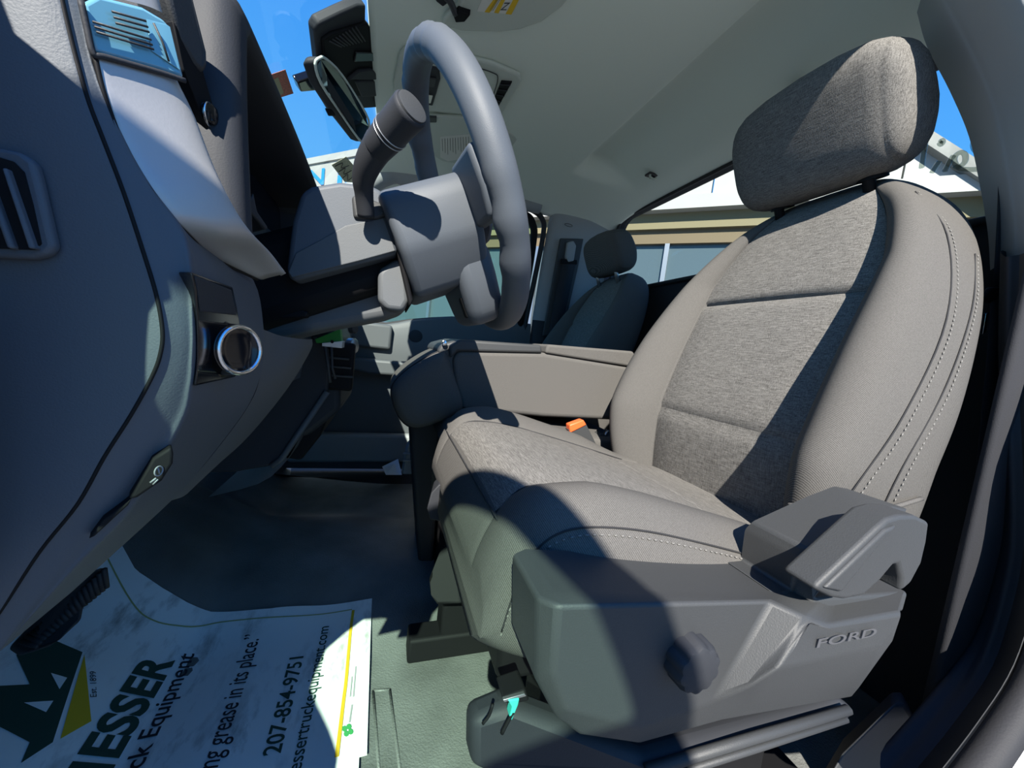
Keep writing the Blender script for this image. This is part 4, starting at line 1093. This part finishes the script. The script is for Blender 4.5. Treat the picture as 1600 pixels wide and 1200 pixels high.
def CZ(px, py, off=0.0):
    """Point of the headliner on a photo sight line, lowered by off."""
    r = ROT @ np.array([px - 800.0, py - 600.0, F]); t = .6 / r[2]
    for _ in range(30):
        p = r * t; t = (ceilz(p[0], min(1.7, max(.17, p[1]))) - off) / r[2]
    return Vector(r * t)
oc = thing('overhead_console', 'grey overhead console with switches and a slotted grille in the headliner', 'console', CZ(720, 140))
plate('console_plate', [CZ(a, b, .012) for a, b in ((618, 170), (614, 130), (624, 85), (636, 74), (720, 88), (770, 100), (812, 118), (814, 128), (790, 170), (778, 186), (690, 176))], (0, 0, .012), m_headpl, oc, .006)
plate('grille', [CZ(a, b, .016) for a, b in ((783, 128), (800, 129), (776, 172), (768, 166))], (0, 0, .006), m_black, oc, .001)
for k in range(5):
    t = (k + .5) / 5
    tube('grille_bar', [CZ(lerp(783, 768, t), lerp(128, 168, t), .017), CZ(lerp(800, 776, t), lerp(129, 172, t), .017)], .0012, m_dark, oc, n=6)
plate('switch_panel', [CZ(a, b, .016) for a, b in ((664, 105), (686, 108), (688, 125), (676, 166), (663, 164))], (0, 0, .006), m_dark, oc, .003)
plate('rocker_switch', [CZ(a, b, .020) for a, b in ((667, 122), (682, 124), (679, 137), (666, 136))], (0, 0, .004), m_plastic, oc, .002)
plate('map_lamp', [CZ(a, b, .020) for a, b in ((664, 150), (676, 151), (673, 162), (663, 161))], (0, 0, .004), mat('lamp_lens', (.75, .75, .62), .2), oc, .0015)
tube('panel_seam', [CZ(a, b, .0125) for a, b in ((740, 104), (768, 113), (778, 122), (770, 150), (760, 172))], .0012, m_plastic, oc, n=6, smoothn=4)

def plane_pt(px, py, z0, off=0.0):
    r = ROT @ np.array([px - 800.0, py - 600.0, F])
    return Vector(r * ((z0 - .012 - off) / (r[2] - .22 * r[0])))
dv = thing('sun_visor', 'grey sun visor with a yellow striped label at the top of the photo', 'sun visor', P(780, 10, z=.6), 'sun visors')
vis = [plane_pt(a, b, .638) for a, b in ((690, 42), (694, 28), (712, 14), (730, -10), (752, -70), (980, -70), (940, -40), (900, -14), (878, 12), (846, 36), (812, 48), (780, 52), (720, 50))]
plate('visor_panel', vis, (0, 0, .014), m_headpl, dv, .006, 4)
m_lab = mat('label_white', (.72, .72, .66), .6); m_yel = mat('label_yellow', (.75, .48, .02), .6); m_ink = mat('label_ink', (.06, .06, .06), .7)
def VZ(a, b, o=.0207): return plane_pt(a, b, .638, o - .0200)
lb = plate('warning_label', [VZ(a, b) for a, b in ((745, 18), (757, -10), (815, -10), (797, 22))], (0, 0, .0004), m_lab, dv)
for q in (((757, 19), (775, -6), (782, -6), (765, 20)), ((772, 20), (786, -6), (792, -6), (779, 21)), ((790, 22), (807, -10), (816, -10), (799, 23))):
    plate('yellow_stripe', [VZ(a, b, .0212) for a, b in q], (0, 0, .0003), m_yel, lb)
text_on('label_print', 'Z', lambda u, v: VZ(782 + 10 * u - 1, 16 - 0 * u, .0214).lerp(VZ(788 + 10 * u, 4, .0214), v), m_ink, lb)
for k in range(3):
    tube('label_print', [VZ(765 + 2.5 * k, 17, .0214), VZ(778 + 2.5 * k, -4, .0214)], .0003, m_ink, lb, n=4)
plate('visor_clip', [VZ(a, b, .030) for a, b in ((708, 25), (716, 18), (735, 24), (726, 35), (712, 36))], (0, 0, .012), m_black, dv, .002)
tube('visor_rod', [CZ(690, -12, .016), CZ(703, 2, .020), CZ(712, 22, .022)], .006, m_plastic, dv, n=10, smoothn=4)
plate('rod_bracket', [CZ(a, b, .012) for a, b in ((660, -30), (700, -30), (700, 6), (692, 12), (682, 4))], (0, 0, .008), m_dark, dv, .003)

pv = thing('sun_visor', 'grey passenger sun visor with printed notice behind the steering wheel rim', 'sun visor', P(720, 210, z=.58), 'sun visors')
def PZ(a, b, o=.012): return plane_pt(a, b, .638, o - .012)
plate('visor_panel', [PZ(a, b) for a, b in ((668, 182), (760, 186), (830, 230), (812, 268), (740, 262), (690, 252), (664, 236))], (0, 0, .012), m_headpl, pv, .006, 4)
ln = plate('printed_notice', [PZ(a, b, .0126) for a, b in ((688, 214), (738, 209), (740, 245), (700, 252), (688, 246))], (0, 0, .0004), m_lab, pv)
for k in range(11):
    a = 691 + 4.1 * k
    tube('notice_print', [PZ(a, 217 - k * .35, .0130), PZ(a + .6, 236 - k * .3 + (k % 3) * 3, .0130)], .0006, m_ink, ln, n=4)
plate('yellow_mark', [PZ(a, b, .0132) for a, b in ((729, 226), (737, 225), (738, 238), (731, 240))], (0, 0, .0003), m_yel, ln)
plate('visor_clip', [PZ(a, b, .016) for a, b in ((667, 183), (682, 184), (682, 192), (668, 192))], (0, 0, .006), m_plastic, pv, .002)

for px, py, lab in ((1018, 272, 'small grey coat hook on the headliner above the passenger seat'), (1250, 133, 'small grey coat hook on the headliner above the driver head restraint')):
    hk = thing('coat_hook', lab, 'hook', CZ(px, py), 'coat hooks')
    c = CZ(px, py, 0.0)
    box('hook_base', c + Vector((0, 0, -.004)), (.040, .030, .008), m_plastic, hk, .003)
    tube('hook_arm', [c + Vector((-.010, -.008, -.006)), c + Vector((-.012, -.010, -.016)), c + Vector((.004, -.010, -.021)), c + Vector((.016, -.008, -.016))], .004, m_headpl, hk, n=8, smoothn=4)
    box('hook_pad', c + Vector((.008, .004, -.009)), (.016, .016, .006), m_gloss, hk, .002)

# stickers on the windshield
def wplate(name, q, m_, off=.002):
    pts = [onwind(a, b) + Vector((.004 + off, 0, -.004 - off)) for a, b in q]
    return plate(name, pts, Vector((-.0004, 0, .0004)), m_, None)
s1_ = wplate('inspection_sticker', ((417, 110), (441, 102), (454, 140), (431, 147)), mat('sticker_red', (.42, .13, .09), .6, var=.3, vscale=400))
tag(s1_, 'small red inspection sticker on the windshield near the mirror', 'sticker')
s1b = wplate('sticker_patch', ((420, 119), (429, 114), (438, 139), (431, 144)), mat('sticker_olive', (.36, .33, .18), .6)); child(s1b, s1_)
s1b.location.x += .0006; 
s2_ = wplate('paper_tag', ((515, 254), (538, 241), (556, 262), (548, 282), (536, 281)), mat('tag_paper', (.42, .40, .27), .7, var=.15, vscale=120))
tag(s2_, 'tan paper tag with black marker scrawl behind the windshield', 'tag')
for st_ in ([(520, 255), (532, 250), (530, 258), (542, 254)], [(526, 264), (536, 258), (534, 268), (546, 262)], [(532, 274), (540, 268), (540, 278), (548, 272)]):
    tube('scrawl', [onwind(a, b) + Vector((.0075, 0, -.0075)) for a, b in st_], .0012, m_ink, s2_, n=4, smoothn=3)

# ------------------------------------------------------------------ small things
gb = thing('circuit_board', 'green circuit board on a white bracket under the steering column', 'circuit board', P(512, 525, y=.78))
plate('board', PY([(492, 530), (531, 514), (534, 538), (494, 536)], .78), (0, .03, 0), m_green, gb, .001)
plate('bracket', PY([(503, 536), (535, 533), (534, 544), (503, 541)], .775), (0, .04, 0), m_white, gb, .001)
tube('bracket_wire', PY([(508, 542), (513, 575), (516, 598)], .775), .003, m_plastic, gb, n=6)
tube('bracket_wire', PY([(518, 543), (519, 575), (524, 592)], .775), .0025, m_plastic, gb, n=6)
lathe('screw', P(519, 534, y=.774), (0, -1, 0), [(0, .003), (.002, .0025)], m_black, gb, n=12)

wc = thing('wire_connector', 'black wire connector with turquoise clip on the seat rail cover', 'connector', P(800, 1095, y=.24))
plate('connector_body', P3([(784, 1092, .238), (822, 1078, .238), (828, 1096, .238), (806, 1101, .238), (790, 1100, .238)]), (0, .02, .0), m_black, wc, .002)
plate('connector_edge', P3([(786, 1094, .236), (820, 1084, .236), (823, 1088, .236), (788, 1098, .236)]), (0, .003, 0), m_steel, wc, .0005)
plate('turquoise_clip', P3([(794, 1095, .235), (812, 1092, .235), (810, 1102, .235), (806, 1112, .235), (800, 1127, .235), (796, 1122, .235), (800, 1106, .235)]), (0, .008, 0), m_teal, wc, .001)
tube('wire', P3([(770, 1100, .24), (764, 1118, .24), (754, 1131, .24)]), .0012, m_black, wc, n=6, smoothn=3)
tube('wire', P3([(802, 1112, .236), (792, 1130, .236), (784, 1146, .236)]), .0015, m_black, wc, n=6, smoothn=3)

lp = plate('sill_paper', P3([(597, 729, 1.60), (622, 717, 1.62), (628, 742, 1.56), (603, 742, 1.56)]), (0, .002, -.001), m_white)
tag(lp, 'small sunlit white paper scrap at the passenger door sill', 'paper')
fb = thing('storage_bin', 'grey ribbed floor bin beside the centre seat base', 'bin', P(645, 715, y=1.2))
plate('bin_wall', PY([(628, 742), (636, 700), (644, 690), (652, 690), (660, 700), (656, 742)], 1.22), (0, .06, 0), m_pillar, fb, .006)
for yy in (709, 720): tube('bin_rib', [P(630, yy, y=1.215), P(652, yy, y=1.215)], .004, m_pillar, fb, n=8)

# ------------------------------------------------------------------ paper floor mat
pm = thing('paper_floor_mat', 'white printed paper floor mat with a green logo in the driver footwell', 'floor mat', (-.25, .65, -.62))
def paperz(x, y):
    return floorz(x, y) + .006 + .0035 * math.sin(17 * x + 9 * y) * math.sin(13 * y - 5 * x) + .003 * math.sin(31 * x + 1) * interp(y, [.4, .9], [.4, 1])
def PF(px, py, off=0.0):
    r = ROT @ np.array([px - 800.0, py - 600.0, F]); t = -.62 / r[2]
    for _ in range(40):
        p = r * t; t = (paperz(p[0], p[1]) + off) / r[2]
    return Vector(r * t)
far = [(-60, 870), (60, 880), (165, 915), (210, 946), (250, 960), (290, 966), (350, 956), (420, 951), (500, 946), (580, 935)]
fpts = [PF(a, b) for a, b in far]
fx = [p.x for p in fpts]; fy = [p.y for p in fpts]
xr = PF(580, 935).x
def far_y(x): return interp(x, fx, fy)
nu_, nv_ = 64, 46
Vp, Fp = [], []
for j in range(nv_):
    for i in range(nu_):
        x = lerp(-.66, xr, i / (nu_ - 1)); yt = far_y(x); y = lerp(.40, yt, j / (nv_ - 1))
        x2 = x + (.012 - .012 * (y - .5) / .4) * (i / (nu_ - 1))
        Vp.append((x2, y, paperz(x2, y)))
for j in range(nv_ - 1):
    for i in range(nu_ - 1):
        y = Vp[j * nu_ + i][1]; x = Vp[j * nu_ + i][0]
        if (x - (xr - .06)) * 1.1 + (.47 - y) > 0.03 and y < .52: continue
        Fp.append((j * nu_ + i, j * nu_ + i + 1, (j + 1) * nu_ + i + 1, (j + 1) * nu_ + i))
m_paper = bpy.data.materials.new('soiled_paper'); m_paper.use_nodes = True
nt = m_paper.node_tree; b = nt.nodes['Principled BSDF']; b.inputs['Roughness'].default_value = .8
tc = nt.nodes.new('ShaderNodeTexCoord'); mp = nt.nodes.new('ShaderNodeMapping'); mp.inputs['Scale'].default_value = (30, 12, 20); mp.inputs['Rotation'].default_value = (0, 0, .5)
n1 = nt.nodes.new('ShaderNodeTexNoise'); n1.inputs['Scale'].default_value = 1; n1.inputs['Detail'].default_value = 8; n1.inputs['Roughness'].default_value = .65
n2 = nt.nodes.new('ShaderNodeTexNoise'); n2.inputs['Scale'].default_value = 6; n2.inputs['Detail'].default_value = 2
r1 = nt.nodes.new('ShaderNodeValToRGB'); r1.color_ramp.elements[0].position = .50; r1.color_ramp.elements[1].position = .72; r1.color_ramp.elements[0].color = (0, 0, 0, 1); r1.color_ramp.elements[1].color = (1, 1, 1, 1)
r2 = nt.nodes.new('ShaderNodeValToRGB'); r2.color_ramp.elements[0].position = .40; r2.color_ramp.elements[1].position = .62
mu = nt.nodes.new('ShaderNodeMath'); mu.operation = 'MULTIPLY'; mu2 = nt.nodes.new('ShaderNodeMath'); mu2.operation = 'MULTIPLY'; mu2.inputs[1].default_value = .8
mx = nt.nodes.new('ShaderNodeMix'); mx.data_type = 'RGBA'
L = nt.links.new
L(tc.outputs['Object'], mp.inputs['Vector']); L(mp.outputs['Vector'], n1.inputs['Vector']); L(tc.outputs['Object'], n2.inputs['Vector'])
L(n1.outputs['Fac'], r1.inputs['Fac']); L(n2.outputs['Fac'], r2.inputs['Fac']); L(r1.outputs['Color'], mu.inputs[0]); L(r2.outputs['Color'], mu.inputs[1]); L(mu.outputs[0], mu2.inputs[0]); L(mu2.outputs[0], mx.inputs[0])
mx.inputs[6].default_value = (.88, .88, .87, 1); mx.inputs[7].default_value = (.16, .15, .13, 1)
L(mx.outputs[2], b.inputs['Base Color'])
sheet = mk('paper_sheet', Vp, Fp, m_paper, pm)
m_pgreen = mat('print_green', (.012, .055, .04), .75); m_pblack = mat('print_black', (.015, .02, .03), .75); m_pyel = mat('print_yellow', (.72, .46, .02), .75); m_pclover = mat('print_clover', (.05, .35, .10), .75); m_pgrey = mat('print_grey', (.35, .36, .36), .75)
def flatpoly(name, px, m_, off=.0012, sub=True):
    c = [PF(a, b) for a, b in px]
    bm = bmesh.new(); vs = [bm.verts.new((p.x, p.y, 0)) for p in c]; bm.faces.new(vs)
    bmesh.ops.triangulate(bm, faces=bm.faces)
    bmesh.ops.subdivide_edges(bm, edges=bm.edges, cuts=4, use_grid_fill=True)
    V = [(v.co.x, v.co.y, paperz(v.co.x, v.co.y) + off) for v in bm.verts]; bm.verts.index_update()
    Fc = [tuple(v.index for v in f_.verts) for f_ in bm.faces]; bm.free()
    return mk(name, V, Fc, m_, pm, True)
def crop1(pts): return [(x * .3, 840 + y * .3) for x, y in pts]
flatpoly('logo', crop1([(85, 615), (170, 560), (290, 540), (430, 600), (275, 1070), (110, 1178), (155, 1070), (-60, 960), (-60, 778), (155, 768)]), m_pgreen)
flatpoly('logo_cutout', crop1([(265, 710), (350, 735), (310, 795)]), m_paper, .0018)
flatpoly('logo_cutout', crop1([(125, 865), (278, 855), (240, 915)]), m_paper, .0018)
flatpoly('logo_wing', crop1([(440, 612), (476, 960), (315, 1052)]), m_pyel)
def ptext(body, b0, b1, t1, m_, bold=0.0, name='lettering'):
    A, B, T = PF(*b0), PF(*b1), PF(*t1)
    d = Vector((B.x - A.x, B.y - A.y, 0)); u = Vector((T.x - B.x, T.y - B.y, 0))
    u = u - d * (u.dot(d) / d.dot(d)) * .6
    def f(a, v):
        x = A.x + d.x * a + u.x * v; y = A.y + d.y * a + u.y * v
        return (x, y, paperz(x, y) + .0014)
    return text_on(name, body, f, m_, pm, bold)
ptext('Est. 1899', (151, 1090), (150, 1050), (140, 1049), m_pblack)
ptext('ESSER', (183, 1186), (272, 1032), (228, 1020), m_pgreen, .035)
ptext('M', (146, 1252), (178, 1196), (116, 1190), m_pgreen, .035)
ptext('ck Equipment', (222, 1200), (304, 1022), (281, 1018), m_pblack, .012)
ptext('ng grease in its place.\u201d', (340, 1200), (407, 990), (384, 988), m_pblack, .004)
ptext('207-854-9751', (438, 1178), (474, 1026), (452, 1030), m_pgreen, .015)
ptext('essertruckequipment.com', (470, 1204), (514, 979), (498, 981), m_pgreen, .006)
def pline(px, w, m_, name='border_line'):
    c = [PF(a, b) for a, b in px]; c = [Vector(p) for p in catmull(c, 6)]
    V, Fc = [], []
    for i, p in enumerate(c):
        t = (c[min(i + 1, len(c) - 1)] - c[max(i - 1, 0)]); t.z = 0; t.normalize(); n = Vector((-t.y, t.x, 0))
        for s in (-1, 1):
            q = p + n * s * w; V.append((q.x, q.y, paperz(q.x, q.y) + .0013))
    for i in range(len(c) - 1): Fc.append((2 * i, 2 * i + 1, 2 * i + 3, 2 * i + 2))
    return mk(name, V, Fc, m_, pm)
pline([(552, 954), (547, 992), (541, 1060), (536, 1100), (526, 1184)], .0028, m_pyel)
pline([(152, 928), (205, 956), (240, 972), (290, 980), (345, 973), (450, 964), (550, 953)], .0011, mat('print_faded_yellow', (.40, .40, .16), .75))
for a in range(4):
    t = math.pi / 2 * a + .4
    flatpoly('clover_leaf', [(543 + 5.2 * math.cos(t) + 4.2 * math.cos(k), 1142 + 6 * math.sin(t) + 4.8 * math.sin(k)) for k in np.linspace(0, 2 * math.pi, 9)[:-1]], m_pclover)
pline([(546, 1130), (550, 1102)], .0012, m_pgrey, 'small_print')
pline([(547, 1090), (550, 1058)], .0010, m_pgrey, 'small_print'); pline([(552, 1090), (556, 1042)], .0010, m_pgrey, 'small_print')
